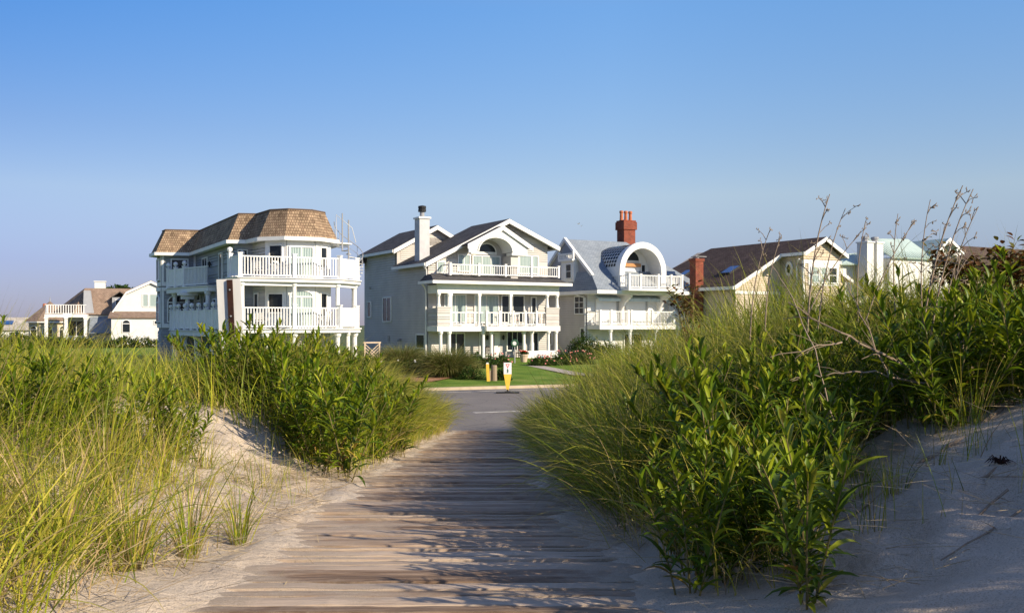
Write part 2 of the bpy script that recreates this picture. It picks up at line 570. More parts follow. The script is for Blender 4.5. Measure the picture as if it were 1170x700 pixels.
# big ground sheet to the horizon
M['farground'] = noisy('distant_grassland', (.07, .10, .035), (.11, .13, .05), .05, .95)
o = MB(); o.add([(-900, -60, -.12), (900, -60, -.12), (900, 1800, -.12), (-900, 1800, -.12)], [(0, 1, 2, 3)])
o = o.build('ground', 'farground'); o['kind'] = 'structure'

RT = (-.68, 26.8, 0, radians(22))          # road frame: s along the road, d across it
# asphalt
m, nt, b = new_mat('asphalt', .85, .25)
tc = node(nt, "ShaderNodeTexCoord")
n1 = node(nt, "ShaderNodeTexNoise", i_Scale=.35, i_Detail=6.0)
n2 = node(nt, "ShaderNodeTexNoise", i_Scale=55.0, i_Detail=3.0)
n4 = node(nt, "ShaderNodeTexVoronoi", i_Scale=.55); n4.feature = 'DISTANCE_TO_EDGE'
n5 = node(nt, "ShaderNodeTexNoise", i_Scale=2.0, i_Detail=4.0)
for n in (n1, n2, n5): nt.links.new(tc.outputs['Object'], n.inputs['Vector'])
av = node(nt, "ShaderNodeVectorMath", operation='MULTIPLY_ADD'); av.inputs[1].default_value = (.6, .6, 0)
nt.links.new(n5.outputs[1], av.inputs[0]); nt.links.new(tc.outputs['Object'], av.inputs[2]); nt.links.new(av.outputs[0], n4.inputs['Vector'])
r1 = ramp(nt, [(.3, (.17, .155, .145)), (.7, (.225, .205, .19))]); nt.links.new(n1.outputs[0], r1.inputs[0])
r2 = ramp(nt, [(.25, (.6, .6, .6)), (.75, (1.3, 1.28, 1.25))]); nt.links.new(n2.outputs[0], r2.inputs[0])
mx = node(nt, "ShaderNodeMix", data_type='RGBA', blend_type='MULTIPLY'); mx.inputs[0].default_value = 1
nt.links.new(r1.outputs[0], mx.inputs[6]); nt.links.new(r2.outputs[0], mx.inputs[7])
rc = ramp(nt, [(.0, (.35, .35, .35)), (.012, (1, 1, 1))]); nt.links.new(n4.outputs['Distance'], rc.inputs[0])
mx2 = node(nt, "ShaderNodeMix", data_type='RGBA', blend_type='MULTIPLY'); mx2.inputs[0].default_value = .7
nt.links.new(mx.outputs[2], mx2.inputs[6]); nt.links.new(rc.outputs[0], mx2.inputs[7])
nt.links.new(mx2.outputs[2], b.inputs['Base Color'])
M['asphalt'] = m
mb = MB(RT); mb.add([(-120, 0, 0), (160, 0, 0), (160, 16.4, 0), (-120, 16.4, 0)], [(0, 1, 2, 3)])
road = mb.build('road', 'asphalt'); road['kind'] = 'structure'
M['line_yellow'] = noisy('worn_yellow_line', (.50, .33, .10), (.30, .22, .12), 6, .8)
M['line_white'] = noisy('worn_white_line', (.58, .55, .50), (.26, .25, .23), 3.5, .8)
mb = MB(RT)
mb.box(-120, 5.5, .002, .5, 5.62, .006)
mb.build('road_centre_line', 'line_yellow')['kind'] = 'structure'
mb = MB(RT)
mb.box(1.6, 5.45, .002, 40, 5.72, .006)
mb.box(-.9, 2.3, .002, -.35, 2.55, .006); mb.box(4, 3.6, .002, 4.8, 3.9, .006)
mb.box(2.2, 15.2, .002, 30, 15.32, .006)
mb.build('road_edge_line', 'line_white')['kind'] = 'structure'
M['kerb'] = noisy('sandy_concrete', (.40, .32, .22), (.52, .43, .31), 2.5, .9)
mb = MB(RT); mb.box(-120, 16.4, -.1, 160, 16.62, .13); mb.box(-120, -.1, -.1, 160, 0, .02)
mb.build('kerb', 'kerb')['kind'] = 'structure'

# lawn
m, nt, b = new_mat('mown_lawn', .9, .15)
tc = node(nt, "ShaderNodeTexCoord")
n1 = node(nt, "ShaderNodeTexNoise", i_Scale=.5, i_Detail=5.0); n2 = node(nt, "ShaderNodeTexNoise", i_Scale=18.0, i_Detail=4.0)
for n in (n1, n2): nt.links.new(tc.outputs['Object'], n.inputs['Vector'])
ad = node(nt, "ShaderNodeMath", operation='MULTIPLY_ADD'); ad.inputs[1].default_value = .5
nt.links.new(n2.outputs[0], ad.inputs[0]); nt.links.new(n1.outputs[0], ad.inputs[2])
r1 = ramp(nt, [(.5, (.07, .14, .012)), (.75, (.14, .235, .025)), (.95, (.24, .28, .06))]); nt.links.new(ad.outputs[0], r1.inputs[0])
nt.links.new(r1.outputs[0], b.inputs['Base Color'])
bp = node(nt, "ShaderNodeBump", i_Strength=1., i_Distance=.08); nt.links.new(n2.outputs[0], bp.inputs['Height']); nt.links.new(bp.outputs[0], b.inputs['Normal'])
M['lawn'] = m
mb = MB(RT)
mb.add([(-120, 16.62, .11), (160, 16.62, .11), (160, 38, .35), (-120, 38, .35), (160, 90, .35), (-120, 90, .35)], [(0, 1, 2, 3), (3, 2, 4, 5)])
mb.build('lawn', 'lawn')['kind'] = 'structure'
M['walk'] = noisy('concrete_walk', (.38, .33, .28), (.46, .41, .35), 1.2, .9)
mb = MB()
mb.add([(.84, 63.2, .30), (1.7, 64.2, .30), (4.0, 54.0, .24), (6.4, 51.0, .22), (12, 52.6, .22), (12, 51.4, .22), (6.2, 49.4, .21), (3.3, 52.4, .23)], [(0, 7, 3, 2, 1), (7, 6, 5, 4, 3)])
mb.build('garden_path', 'walk')['kind'] = 'structure'
M['mulch'] = noisy('red_mulch', (.30, .14, .07), (.44, .24, .14), 2.0, .95, bump=.6, bscale=30)
mb = MB()
mb.add([(-8.5, 45.4, .20), (-3.9, 47.2, .20), (-3.1, 50.0, .22), (-3.2, 53.5, .24), (-9, 52.0, .24)], [(0, 1, 2, 3, 4)])
mb.build('mulch_bed', 'mulch')['kind'] = 'structure'

# ---------------------------------------------------------------- boardwalk
m, nt, b = new_mat('weathered_plank', .85, .2)
tc = node(nt, "ShaderNodeTexCoord")
at = node(nt, "ShaderNodeAttribute"); at.attribute_name = 'tint'
mp = node(nt, "ShaderNodeMapping"); mp.inputs['Scale'].default_value = (1.6, 26, 26)
nt.links.new(tc.outputs['Object'], mp.inputs[0])
n1 = node(nt, "ShaderNodeTexNoise", i_Scale=1.5, i_Detail=8.0, i_Roughness=.7); nt.links.new(mp.outputs[0], n1.inputs['Vector'])
sepc = node(nt, "ShaderNodeSeparateColor"); nt.links.new(at.outputs['Color'], sepc.inputs[0])
ad = node(nt, "ShaderNodeMath", operation='MULTIPLY_ADD'); ad.inputs[1].default_value = .42
nt.links.new(sepc.outputs[0], ad.inputs[0]); nt.links.new(n1.outputs[0], ad.inputs[2])
r1 = ramp(nt, [(.36, (.10, .06, .038)), (.56, (.25, .17, .115)), (.78, (.43, .32, .235)), (1.0, (.56, .45, .35))])
nt.links.new(ad.outputs[0], r1.inputs[0])
# drifted sand lying on the boards
n3 = node(nt, "ShaderNodeTexNoise", i_Scale=2.6, i_Detail=8.0, i_Roughness=.68); nt.links.new(tc.outputs['Object'], n3.inputs['Vector'])
ad2 = node(nt, "ShaderNodeMath", operation='MULTIPLY_ADD'); ad2.inputs[1].default_value = .45
nt.links.new(sepc.outputs[1], ad2.inputs[0]); nt.links.new(n3.outputs[0], ad2.inputs[2])
rs = ramp(nt, [(.60, (0, 0, 0)), (.82, (1, 1, 1))]); nt.links.new(ad2.outputs[0], rs.inputs[0])
n6 = node(nt, "ShaderNodeTexNoise", i_Scale=160.0, i_Detail=2.0); nt.links.new(tc.outputs['Object'], n6.inputs['Vector'])
rsand = ramp(nt, [(.25, (.30, .235, .175)), (.7, (.50, .41, .32))]); nt.links.new(n6.outputs[0], rsand.inputs[0])
mx = node(nt, "ShaderNodeMix", data_type='RGBA'); nt.links.new(rs.outputs[0], mx.inputs[0]); nt.links.new(r1.outputs[0], mx.inputs[6]); nt.links.new(rsand.outputs[0], mx.inputs[7])
nt.links.new(mx.outputs[2], b.inputs['Base Color'])
bp = node(nt, "ShaderNodeBump", i_Strength=.9, i_Distance=.012); nt.links.new(n1.outputs[0], bp.inputs['Height']); nt.links.new(bp.outputs[0], b.inputs['Normal'])
M['plank'] = m
pv, pf, pc = [], [], []
y = -3.0
while y < 27.2:
    wd = RNG.uniform(.130, .145); gap = RNG.uniform(.014, .030)
    c = float(board_c(y)); tint = RNG.uniform(0, 1); rot = RNG.normal(0, .004)
    lo, hi = -1.0 + RNG.uniform(-.03, .03), 1.0 + RNG.uniform(-.03, .03)
    nseg = 14
    warp = RNG.normal(0, .006, nseg + 1); lift = RNG.normal(0, .004); cup = RNG.uniform(.001, .005); slant = RNG.normal(0, .016)
    for part in range(2):
        pass
    base = len(pv)
    rd_end = (26.8 + (c + .68) * TAN_R)
    ya, yb = y, y + wd
    ring = [(0, -.05), (0, -.008), (.010, 0.0), (.5, cup), (.99, 0.0), (1.0, -.008), (1.0, -.05)]
    for k in range(nseg + 1):
        s = lo + (hi - lo) * k / nseg
        jag = RNG.normal(0, .0022)
        for (t, dz) in ring:
            yy = ya + (yb - ya) * t + rot * s + (jag if t in (0, .01) else 0)
            fadez = min(1, max(0, (rd_end - yy) / 1.5))
            zz = max(board_z(yy), -.0) + dz + warp[k] * .35 + lift + slant * (t - .5) * .6
            pv.append((c + s, yy, zz + .0))
            edge = abs(s) / 1.06
            pc.append((tint, min(1, .15 + edge ** 4 * .9 + (0.25 if yy < 7 else 0) * edge), 0, 1))
    R = len(ring)
    for k in range(nseg):
        for j in range(R - 1):
            a = base + k * R + j
            pf.append((a, a + R, a + R + 1, a + 1))
    pf.append(tuple(base + j for j in range(R))); pf.append(tuple(base + nseg * R + j for j in range(R - 1, -1, -1)))
    y += wd + gap
me = bpy.data.meshes.new('boardwalk'); me.from_pydata(pv, [], pf)
ca = me.color_attributes.new('tint', 'FLOAT_COLOR', 'POINT'); ca.data.foreach_set('color', np.array(pc, np.float32).ravel())
me.materials.append(M['plank'])
bw = bpy.data.objects.new('boardwalk', me); COL.objects.link(bw); bw['kind'] = 'structure'

# ================================================================ HOUSES
def house(name, x, y, yaw, label, cat='house', z=0.12, s=1.0):
    return empty(name, (x, y, z), radians(yaw), label, cat, s=s)

# ---------------------------------------------------------------- the grey gabled house in the middle
B = house('gabled_house', -5.52, 71.27, 29, 'pale grey three storey house with dark gabled roof, white balconies and tall metal capped chimney', z=.2)
L = TF(0, 0, LEFT)                    # left wall: s = -v
B.scale = (.89, 1, 1)
mb = MB(TF(0, 1.8, LEFT))             # s from -14.2 (back) to 0 (front)
mb.siding([(-6.4, -.2), (0, -.2), (0, 7.35), (-6.4, 7.35)])
mb.siding([(-13.6, -.2), (-6.4, -.2), (-6.4, 8.75), (-13.6, 8.75)])
mb.at(TF(0, 0)).box(.062, 1.87, -.2, 11.9, 8, 7.4).box(.062, 8.003, -.2, 9.5, 15.3, 8.7)
mb.prism([(.05, 7.4), (11.9, 7.4), (11.9, 9.2), (7.5, 10.85)], 'y', 1.85, 8.2)
mb.prism([(.05, 8.7), (7.9, 8.7), (3.8, 10.75)], 'y', 8.0, 15.2)
# upper front wall boards
mb.at(TF(0, 1.8)).siding([(.05, 5.9), (11.9, 5.9), (11.9, 9.1), (7.5, 10.75), (.05, 7.4)], .16)
mb.siding([(.05, -.2), (11.9, -.2), (11.9, 2.25), (.05, 2.25)], .16).siding([(.05, 2.9), (11.9, 2.9), (11.9, 5.3), (.05, 5.3)], .16)
mb.at(TF(0, 8.0)).siding([(.4, 8.0), (7.4, 8.0), (7.4, 8.9), (3.8, 10.7), (.4, 8.9)], .16)
mb.build('wall', 'sid_cream', B)
def gable_roof(root, uL, zL, uA, zA, uR, zR, v0, v1, mat, th=.16, fascia='trim', fh=.34):
    a = MB()
    a.slab([(uL, v1, zL), (uL, v0, zL), (uA, v0, zA), (uA, v1, zA)], th)
    a.slab([(uR, v0, zR), (uR, v1, zR), (uA, v1, zA), (uA, v0, zA)], th)
    r = a.build('roof', mat, root)
    f = MB()
    lo = .05 + th
    for (p, q) in (((uL, zL), (uA, zA)), ((uA, zA), (uR, zR))):
        f.prism([(p[0], p[1] - .03), (q[0], q[1] - .03), (q[0], q[1] - fh - .03), (p[0], p[1] - fh - .03)], 'y', v0 - .06, v0 - .005)
    f.box(uL - .10, v0 + .01, zL - .27, uL - .005, v1, zL - .04)
    f.box(uR + .005, v0 + .01, zR - .27, uR + .10, v1, zR - .04)
    f.build('bargeboard', fascia, r)
    # soffit
    g = MB()
    for (p, q) in (((uL, zL), (uA, zA)), ((uA, zA), (uR, zR))):
        g.prism([(p[0], p[1] - th - .02), (q[0], q[1] - th - .02), (q[0], q[1] - th - .08), (p[0], p[1] - th - .08)], 'y', v0, v0 + .6)
    g.build('soffit', fascia, r)
    return r
gable_roof(B, -.55, 7.42, 7.5, 11.05, 12.7, 9.05, 1.1, 7.7, 'roof_grey')
gable_roof(B, -.55, 8.82, 3.8, 10.95, 8.4, 8.75, 7.4, 15.6, 'roof_grey')
# little lower roof behind on the left
mb = MB(); mb.slab([(-1.1, 16.2, 8.0), (-1.1, 14.8, 8.0), (.6, 14.8, 8.9), (.6, 16.2, 8.9)], .3); mb.build('rear_roof', 'roof_grey', B)
# projecting gable with arched opening
mb = MB()
apU, apZ, uL_, uR_, zE = 6.2, 10.35, 2.8, 9.2, 8.82
mb.slab([(uL_, 1.15, zE), (uL_, .0, zE), (apU, .0, apZ), (apU, 1.15, apZ)], .14)
mb.slab([(uR_, .0, zE), (uR_, 1.15, zE), (apU, 1.15, apZ), (apU, .0, apZ)], .14)
r = mb.build('porch_gable_roof', 'roof_grey', B)
f = MB()
for (p, q) in (((uL_, zE), (apU, apZ)), ((apU, apZ), (uR_, zE))):
    f.prism([(p[0], p[1]), (q[0], q[1]), (q[0], q[1] - .36), (p[0], p[1] - .36)], 'y', -.06, -.004)
f.build('bargeboard', 'trim', r)
mb = MB()
n = 22
cx, rr, zsp = 5.55, 1.62, 8.35
for k in range(n):
    s0 = 3.0 + (8.7 - 3.0) * k / n; s1 = 3.0 + (8.7 - 3.0) * (k + 1) / n
    def zu(s): return apZ - .2 - (apU - s) * (apZ - zE) / (apU - uL_) if s < apU else apZ - .2 - (s - apU) * (apZ - zE) / (uR_ - apU)
    def zl(s):
        t = (s - cx) / rr
        return zsp + 1.05 * sqrt(max(0, 1 - t * t)) if abs(t) < 1 else 8.2
    mb.prism([(s0, zl(s0)), (s1, zl(s1)), (s1, max(zl(s1) + .02, zu(s1))), (s0, max(zl(s0) + .02, zu(s0)))], 'y', .12, .3)
for k in range(14):            # barrel under the arch
    a0, a1 = pi * k / 14, pi * (k + 1) / 14
    q = [(cx + rr * cos(a0), zsp + 1.05 * sin(a0)), (cx + (rr + .1) * cos(a0), zsp + 1.15 * sin(a0)), (cx + (rr + .1) * cos(a1), zsp + 1.15 * sin(a1)), (cx + rr * cos(a1), zsp + 1.05 * sin(a1))]
    mb.prism(q, 'y', .02, 1.78)
mb.box(3.2, .1, 8.1, 3.95, .5, 8.35).box(7.15, .1, 8.1, 8.7, 1.0, 8.3)
mb.build('arched_gable', 'trim', B)
mb = MB(); mb.box(7.2, .35, 6.2, 7.9, 1.77, 8.09); mb.build('balcony_side_wall', 'sid_cream', B)
# third floor windows
W3 = TF(0, 1.77)
window(B, W3, 2.9, 3.95, 6.9, 8.1, 2, glass='glass_curtain')
window(B, W3, .9, 1.55, 6.75, 7.5, 1, glass='glass_curtain')
window(B, W3, 4.3, 6.9, 6.5, 8.05, 3, glass='glass_curtain', name='sliding_door')
window(B, W3, 4.75, 6.5, 8.3, 8.33, 1, glass='glass', arch=.62)
window(B, W3, 8.2, 8.75, 6.85, 8.2, 1, glass='glass_curtain')
window(B, W3, 8.95, 10.1, 6.85, 8.2, 1, glass='glass_curtain')
window(B, W3, 10.3, 10.8, 6.85, 8.2, 1, glass='glass_curtain')
# canopy roof over the second floor
mb = MB(); mb.slab([(-.75, -.75, 5.98), (12.6, -.75, 5.98), (12.0, 1.0, 6.55), (-.1, 1.0, 6.55)], .1)
mb.slab([(-.75, 1.9, 5.98), (-.75, -.75, 5.98), (-.1, 1.0, 6.55), (-.1, 1.9, 6.55)], .1)
mb.slab([(12.6, -.75, 5.98), (12.6, 1.9, 5.98), (12.0, 1.9, 6.55), (12.0, 1.0, 6.55)], .1)
r = mb.build('porch_roof', 'roof_grey', B)
mb = MB(); mb.box(-.85, -.85, 5.78, 12.7, -.76, 6.0).box(-.85, -.755, 5.78, -.76, 1.9, 6.0).box(12.605, -.755, 5.78, 12.7, 1.9, 6.0).build('gutter', 'trim', r)
mb = MB(); mb.box(0, -.02, 5.1, 11.9, .2, 5.86).box(0, .21, 5.6, 11.9, 1.78, 5.7).box(0, .205, 5.1, .2, 1.78, 5.59).box(11.7, .205, 5.1, 11.9, 1.78, 5.59)
mb.box(-.7, -.7, 5.862, 12.5, 1.75, 5.9)
mb.build('porch_beam', 'trim', B)
railing(B, TF(0, .25), 1.3, 12.0, 6.45, .85, .22, posts=(1.3, 4.0, 6.6, 9.2, 12.0), name='railing')
railing(B, TF(1.3, 1.7, LEFT), 0, 1.4, 6.45, .85, .2)
# second floor: slab, glass doors, railing, corner piers
mb = MB(); mb.box(-.05, -.1, 2.25, 11.95, 1.79, 2.65).box(4.3, -.55, 2.27, 9.3, -.101, 2.63)
mb.build('balcony_deck', 'trim', B)
for (a, bq, c) in ((1.6, 3.55, 2), (4.5, 6.75, 2), (7.15, 9.35, 2)):
    window(B, W3, a, bq, 2.95, 5.0, c, glass='glass_curtain' if a < 7 else 'glass', name='sliding_door')
window(B, W3, 10.2, 10.6, 3.4, 4.9, 1, glass='glass')
for u in (1.25, 3.95, 7.0):
    column(B, TF(0, 0), u, .1, 2.65, 5.1, .11, True)
for (u0, u1) in ((0.0, 1.25), (10.55, 11.9)):
    mb = MB(TF(0, 0)); mb.siding([(u0, 2.66), (u1, 2.66), (u1, 4.0), (u0, 4.0)], .16); mb.box(u0, .062, 2.66, u1, .2, 4.0); mb.box(u0 - .04, -.06, 4.0, u1 + .04, .26, 4.1)
    mb.build('balcony_parapet', 'sid_cream', B)
    for u in (u0 + .16, u1 - .16):
        column(B, TF(0, 0), u, .1, 4.1, 5.1, .13)
mb = MB(TF(0, 1.8, LEFT)); mb.siding([(0, 2.66), (1.79, 2.66), (1.79, 4.0), (0, 4.0)], .16); mb.box(0, .062, 2.66, 1.59, .2, 3.99); mb.build('balcony_parapet', 'sid_cream', B)
railing(B, TF(0, .08), 1.36, 4.3, 2.65, 1.05, .4, name='railing', bw=.03)
railing(B, TF(0, -.45), 4.3, 9.3, 2.65, 1.05, .35, posts=(4.35, 5.6, 6.9, 8.1, 9.25), bw=.03)
railing(B, TF(0, .08), 9.3, 10.5, 2.65, 1.05, .35, bw=.03)
# ground floor
window(B, W3, 1.9, 3.4, .55, 2.05, 2, glass='glass', name='window')
window(B, W3, 5.0, 5.35, .3, 2.1, 1, glass='glass')
window(B, W3, 7.7, 9.2, .75, 2.15, 3, glass='glass')
window(B, W3, 10.4, 10.8, .6, 2.1, 1)
dm = MB(W3); dm.box(6.0, -.05, .0, 6.95, .02, 2.2); d_ = dm.build('front_door', 'blind', B)
gp = MB(W3); gp.box(6.12, -.07, .25, 6.36, -.052, 2.0); gp.build('glass_pane', 'glass', d_)
hd = MB(W3); hd.box(6.82, -.11, 1.0, 6.87, -.052, 1.15); hd.build('door_handle', 'dark_metal', d_)
lamp(B, W3, 5.65, 1.75); lamp(B, W3, 7.25, 1.75)
mb = MB(); mb.box(-.05, -.1, -.3, 5.0, 1.79, .12).box(8.2, -.1, -.3, 11.95, 1.79, .12).box(5.01, .3, -.3, 8.19, 1.79, .11); mb.build('porch_floor', 'trim', B)
mb = MB(); mb.box(5.02, -.4, -.3, 8.18, .295, .0).box(5.04, -.9, -.3, 8.16, -.405, -.08); mb.build('front_step', 'stone', B)
for u in (.35, 1.15, 4.35, 5.15, 8.35, 9.15, 10.85, 11.65):
    column(B, TF(0, 0), u, .12, .12, 2.25, .15)
for (a, bq) in ((8.5, 9.0), (9.3, 10.7), (11.0, 11.5)):
    railing(B, TF(0, .12), a, bq, .12, .55, .2)
mb = MB(TF(0, 0)); mb.box(8.6, .0, .12, 11.7, .24, .7); mb.build('porch_parapet', 'trim', B)
mb = MB(); mb.box(.2, 0, .12, 1.3, .24, .6); mb.build('porch_parapet', 'trim', B)
# left wall windows, pipes
LW = TF(-.03, 1.8, LEFT)
window(B, LW, -8.95, -7.3, 3.05, 4.95, 2, glass='glass')
window(B, LW, -12.6, -11.9, 3.45, 4.7, 1, glass='glass')
window(B, LW, -1.95, -.45, 1.0, 1.95, 1, glass='glass')
mb = MB(LW); mb.box(-8.0, -.06, 1.35, -7.6, 0, 1.8); mb.build('wall_vent', 'metal_grey', B)
mb = MB(LW); mb.box(-5.6, -.18, 1.45, -5.1, 0, 1.6); mb.tube([(-5.35, -.2, 1.5), (-5.0, -.22, 1.5)], .08); mb.build('wall_spigot', 'metal_grey', B)
mb = MB(LW); mb.tube([(-11.8, -.1, 5.9), (-11.8, -.25, 5.85)], .09); mb.build('wall_vent', 'metal_grey', B)
mb = MB(LW)
mb.tube([(.12, -.62, 5.85), (.0, -.25, 5.6), (-.06, -.1, 5.3), (-.06, -.1, .2)], .06)
mb.tube([(.4, -.5, 7.1), (.15, -.15, 6.9), (.1, -.1, 6.2)], .06)
mb.build('downspout', 'trim', B)
# chimney
mb = MB(TF(0, 0)); mb.box(.05, 3.4, 6.9, 1.0, 4.35, 10.95); 
ch = mb.build('chimney', 'flash', B)
mb = MB(); mb.box(-.05, 3.3, 10.95, 1.1, 4.45, 11.08); mb.build('chimney_cap', 'trim', ch)
mb = MB(); mb.cyl(.52, 3.87, 11.08, 11.5, .2, .2, 12); mb.build('flue_pipe', 'metal_grey', ch)
mb = MB(); mb.lathe(.52, 3.87, [(.2, 11.5), (.34, 11.51), (.34, 11.7), (.3, 11.74), (.34, 11.78), (.34, 11.95), (.1, 12.0)], 12); mb.build('flue_cap', 'dark_metal', ch)

# ---------------------------------------------------------------- big corner house with cedar mansard roof
A = house('mansard_house', -16.65, 55, 29, 'large white and blue grey house with wood shake mansard roof and curved balconies', z=0)
eave = [(7.8, 2.6), (8.2, 14), (6, 19.5), (.2, 19.5), (-1.1, 18.0), (-1.05, 16.0), (1.2, 15.4), (1.15, 3.3), (2.2, 2.9), (2.35, .6), (3.5, -.8), (5.5, -1.0), (7.0, .2)]
area = sum(eave[i][0] * eave[(i + 1) % len(eave)][1] - eave[(i + 1) % len(eave)][0] * eave[i][1] for i in range(len(eave)))
if area < 0: eave = eave[::-1]
top = inset(eave, .75)
zE, zT = 8.1, 9.75
rf = MB()
n = len(eave)
for i in range(n):
    j = (i + 1) % n
    rf.slab([(*eave[i], zE), (*eave[j], zE), (*top[j], zT), (*top[i], zT)], .1)
rf.add([(*p, zT + .003) for p in top], [tuple(range(n))])
r = rf.build('roof', 'roof_cedar', A)
mb = MB()
ins = inset(eave, .02); out = inset(eave, -.12)
for i in range(n):
    j = (i + 1) % n
    mb.add([(*out[i], zE - .22), (*out[j], zE - .22), (*out[j], zE + .0), (*out[i], zE + .0), (*ins[i], zE - .22), (*ins[j], zE - .22), (*ins[j], zE - .015), (*ins[i], zE - .015)],
           [(0, 1, 2, 3), (3, 2, 6, 7), (4, 7, 6, 5), (0, 4, 5, 1)])
mb.add([(*p, zE - .16) for p in ins], [tuple(range(n))])
mb.build('cornice', 'trim', r)
mb = MB(); 
for i in range(n):
    j = (i + 1) % n
    p, q = Vector(top[i]), Vector(top[j])
    mb.tube([(p.x, p.y, zT + .03), (q.x, q.y, zT + .03)], .05, 5)
mb.build('ridge_cap', 'roof_tan', r)
# walls follow the eave, set back
wl = inset(eave, .45)
mb = MB(); mb2 = MB()
for i in range(n):
    j = (i + 1) % n
    p, q = Vector(wl[i]), Vector(wl[j])
    ang = atan2(q.y - p.y, q.x - p.x); ln = (q - p).length
    tgt = mb2 if (min(p.y, q.y) < 2.9 and max(p.y, q.y) < 3.6) else mb
    tgt.at((p.x, p.y, 0, ang)).siding([(0, 5.7), (ln, 5.7), (ln, zE - .15), (0, zE - .15)], .18)
    tgt.siding([(0, 2.7), (ln, 2.7), (ln, 5.4), (0, 5.4)], .18)
    tgt.siding([(0, -.3), (ln, -.3), (ln, 2.5), (0, 2.5)], .18)
mb.at(TF(0, 0)).prism(inset(wl, .065), 'z', -.3, 7.9)
wall = mb.build('wall', 'sid_blue', A)
mb2.build('front_wall', 'sid_cream', A)
def wall_frame(i, name='x'):
    p, q = Vector(wl[i]), Vector(wl[(i + 1) % n])
    return (p.x, p.y, 0, atan2(q.y - p.y, q.x - p.x)), (q - p).length
# white cladding on the octagon end and on the rear turret (boards proud of the blue wall)
idx = {}
for i in range(n):
    p = eave[i]; idx[(round(p[0], 2), round(p[1], 2))] = i
def edge(pa, pb):
    i, j = idx[pa], idx[pb]
    return wall_frame(i) if (i + 1) % n == j else wall_frame(j)
oct_edges = [((2.35, .6), (3.5, -.8)), ((3.5, -.8), (5.5, -1.0)), ((5.5, -1.0), (7.0, .2)), ((7.0, .2), (7.8, 2.6))]
tur_edges = [((1.2, 15.4), (-1.05, 16.0)), ((-1.05, 16.0), (-1.1, 18.0)), ((-1.1, 18.0), (.2, 19.5))]
mb = MB()
for e in oct_edges:
    T, ln = edge(*e)
    mb.at(T)
    for (a, bq) in ((5.72, 7.93), (2.72, 5.38)):
        mb.box(0, -.06, a, ln, -.031, bq)
mb.build('white_cladding', 'trim', A)
mb = MB()
for e in tur_edges:
    T, ln = edge(*e); mb.at(T)
    for (a, bq) in ((5.72, 7.93), (2.72, 5.38)):
        mb.box(0, -.06, a, .16, -.031, bq); mb.box(ln - .16, -.06, a, ln, -.031, bq)
        mb.box(.16, -.06, a, ln - .16, -.031, a + .3)
    mb.box(0, -.12, 5.36, ln, -.031, 5.62)
mb.build('corner_board', 'trim', A)
def ow(e, s0, s1, z0, z1, **k):
    T, ln = edge(*e)
    T2 = (T[0] + .06 * sin(T[3]), T[1] - .06 * cos(T[3]), 0, T[3])
    return window(A, T2, s0 * ln, s1 * ln, z0, z1, **k)
ow(oct_edges[0], .25, .8, 6.55, 7.6, cols=1); ow(oct_edges[0], .2, .85, 3.7, 4.75, cols=1)
ow(oct_edges[1], .12, .9, 5.85, 7.5, cols=2, glass='glass_curtain', name='french_door')
ow(oct_edges[1], .12, .9, 2.85, 4.55, cols=2, glass='glass_curtain', arch=.3, name='french_door')
ow(oct_edges[2], .3, .65, 6.4, 7.55, cols=1); ow(oct_edges[2], .3, .65, 3.5, 4.8, cols=1)
ow(tur_edges[0], .3, .75, 6.2, 7.6, cols=1); ow(tur_edges[1], .2, .75, 6.2, 7.6, cols=1)
ow(tur_edges[0], .2, .8, 3.2, 4.5, cols=1, arch=.45, rows=2); ow(tur_edges[1], .15, .75, 3.2, 4.5, cols=1, arch=.4, rows=2)
SW = ((1.2, 15.4), (1.15, 3.3))
T, ln = edge(*SW)
T2 = (T[0] - .03, T[1], 0, T[3])
for (s0, s1, z0, z1, kw) in ((.8, 1.9, 3.0, 4.6, dict(arch=.5)), (2.7, 4.3, 5.85, 7.5, dict(name='french_door')), (3.3, 5.0, 2.85, 4.4, dict(arch=.5, name='french_door')), (8.2, 9.0, 5.9, 7.5, dict(cols=1)), (6.3, 7.2, 3.1, 4.6, dict(cols=1))):
    window(A, T2, s0, s1, z0, z1, **kw)
T3, ln3 = edge((1.15, 3.3), (2.2, 2.9))
window(A, T3, .25, .75, 6.2, 7.5, cols=1, fw=.06)
T4, ln4 = edge((2.2, 2.9), (2.35, .6))
window(A, T4, .5, 1.1, 3.4, 4.8, cols=1)
lamp(A, T2, 5.5, 7.0)
# ground floor windows in the dark
for s in (1.2, 4.6, 8.0):
    window(A, T2, s, s + .9, .5, 1.9, cols=1)
# front decks
def deck_poly(pts, z, th=.28, lip=.14, name='balcony_deck'):
    m = MB(); m.prism(pts, 'z', z - th, z - .06)
    m.prism(inset(pts, -lip), 'z', z - .06, z)
    m.prism(inset(pts, -.06), 'z', z - th + .02, z - .12)
    return m.build(name, 'trim', A)
fd = [(1.75, 2.75), (.45, .1), (.8, -1.0), (3.9, -1.35), (6.75, -1.25), (8.45, .3), (9.2, 2.6), (9.2, 5.0), (1.0, 5.0)]
for z in (2.75, 5.68):
    deck_poly(fd, z)
    for i in range(1, 7):
        p, q = Vector(fd[i - 1]), Vector(fd[i]); dirn = (q - p).normalized(); c_ = Vector((4.8, 2.5))
        p2 = p + (c_ - p).normalized() * .12; q2 = q + (c_ - q).normalized() * .12
        T = (p2.x, p2.y, 0, atan2(q2.y - p2.y, q2.x - p2.x)); ln = (q2 - p2).length
        railing(A, T, .09, ln - .09, z, 1.22, .16, solid=(i >= 5 or (i == 2)), bw=.026)
        post(A, T, 0, 0, z, 1.28, ball=(i < 3), w=.11)
        if i == 6: post(A, T, ln, 0, z, 1.28)
ring = [fd[k] for k in (1, 2, 3, 4, 5, 6)]
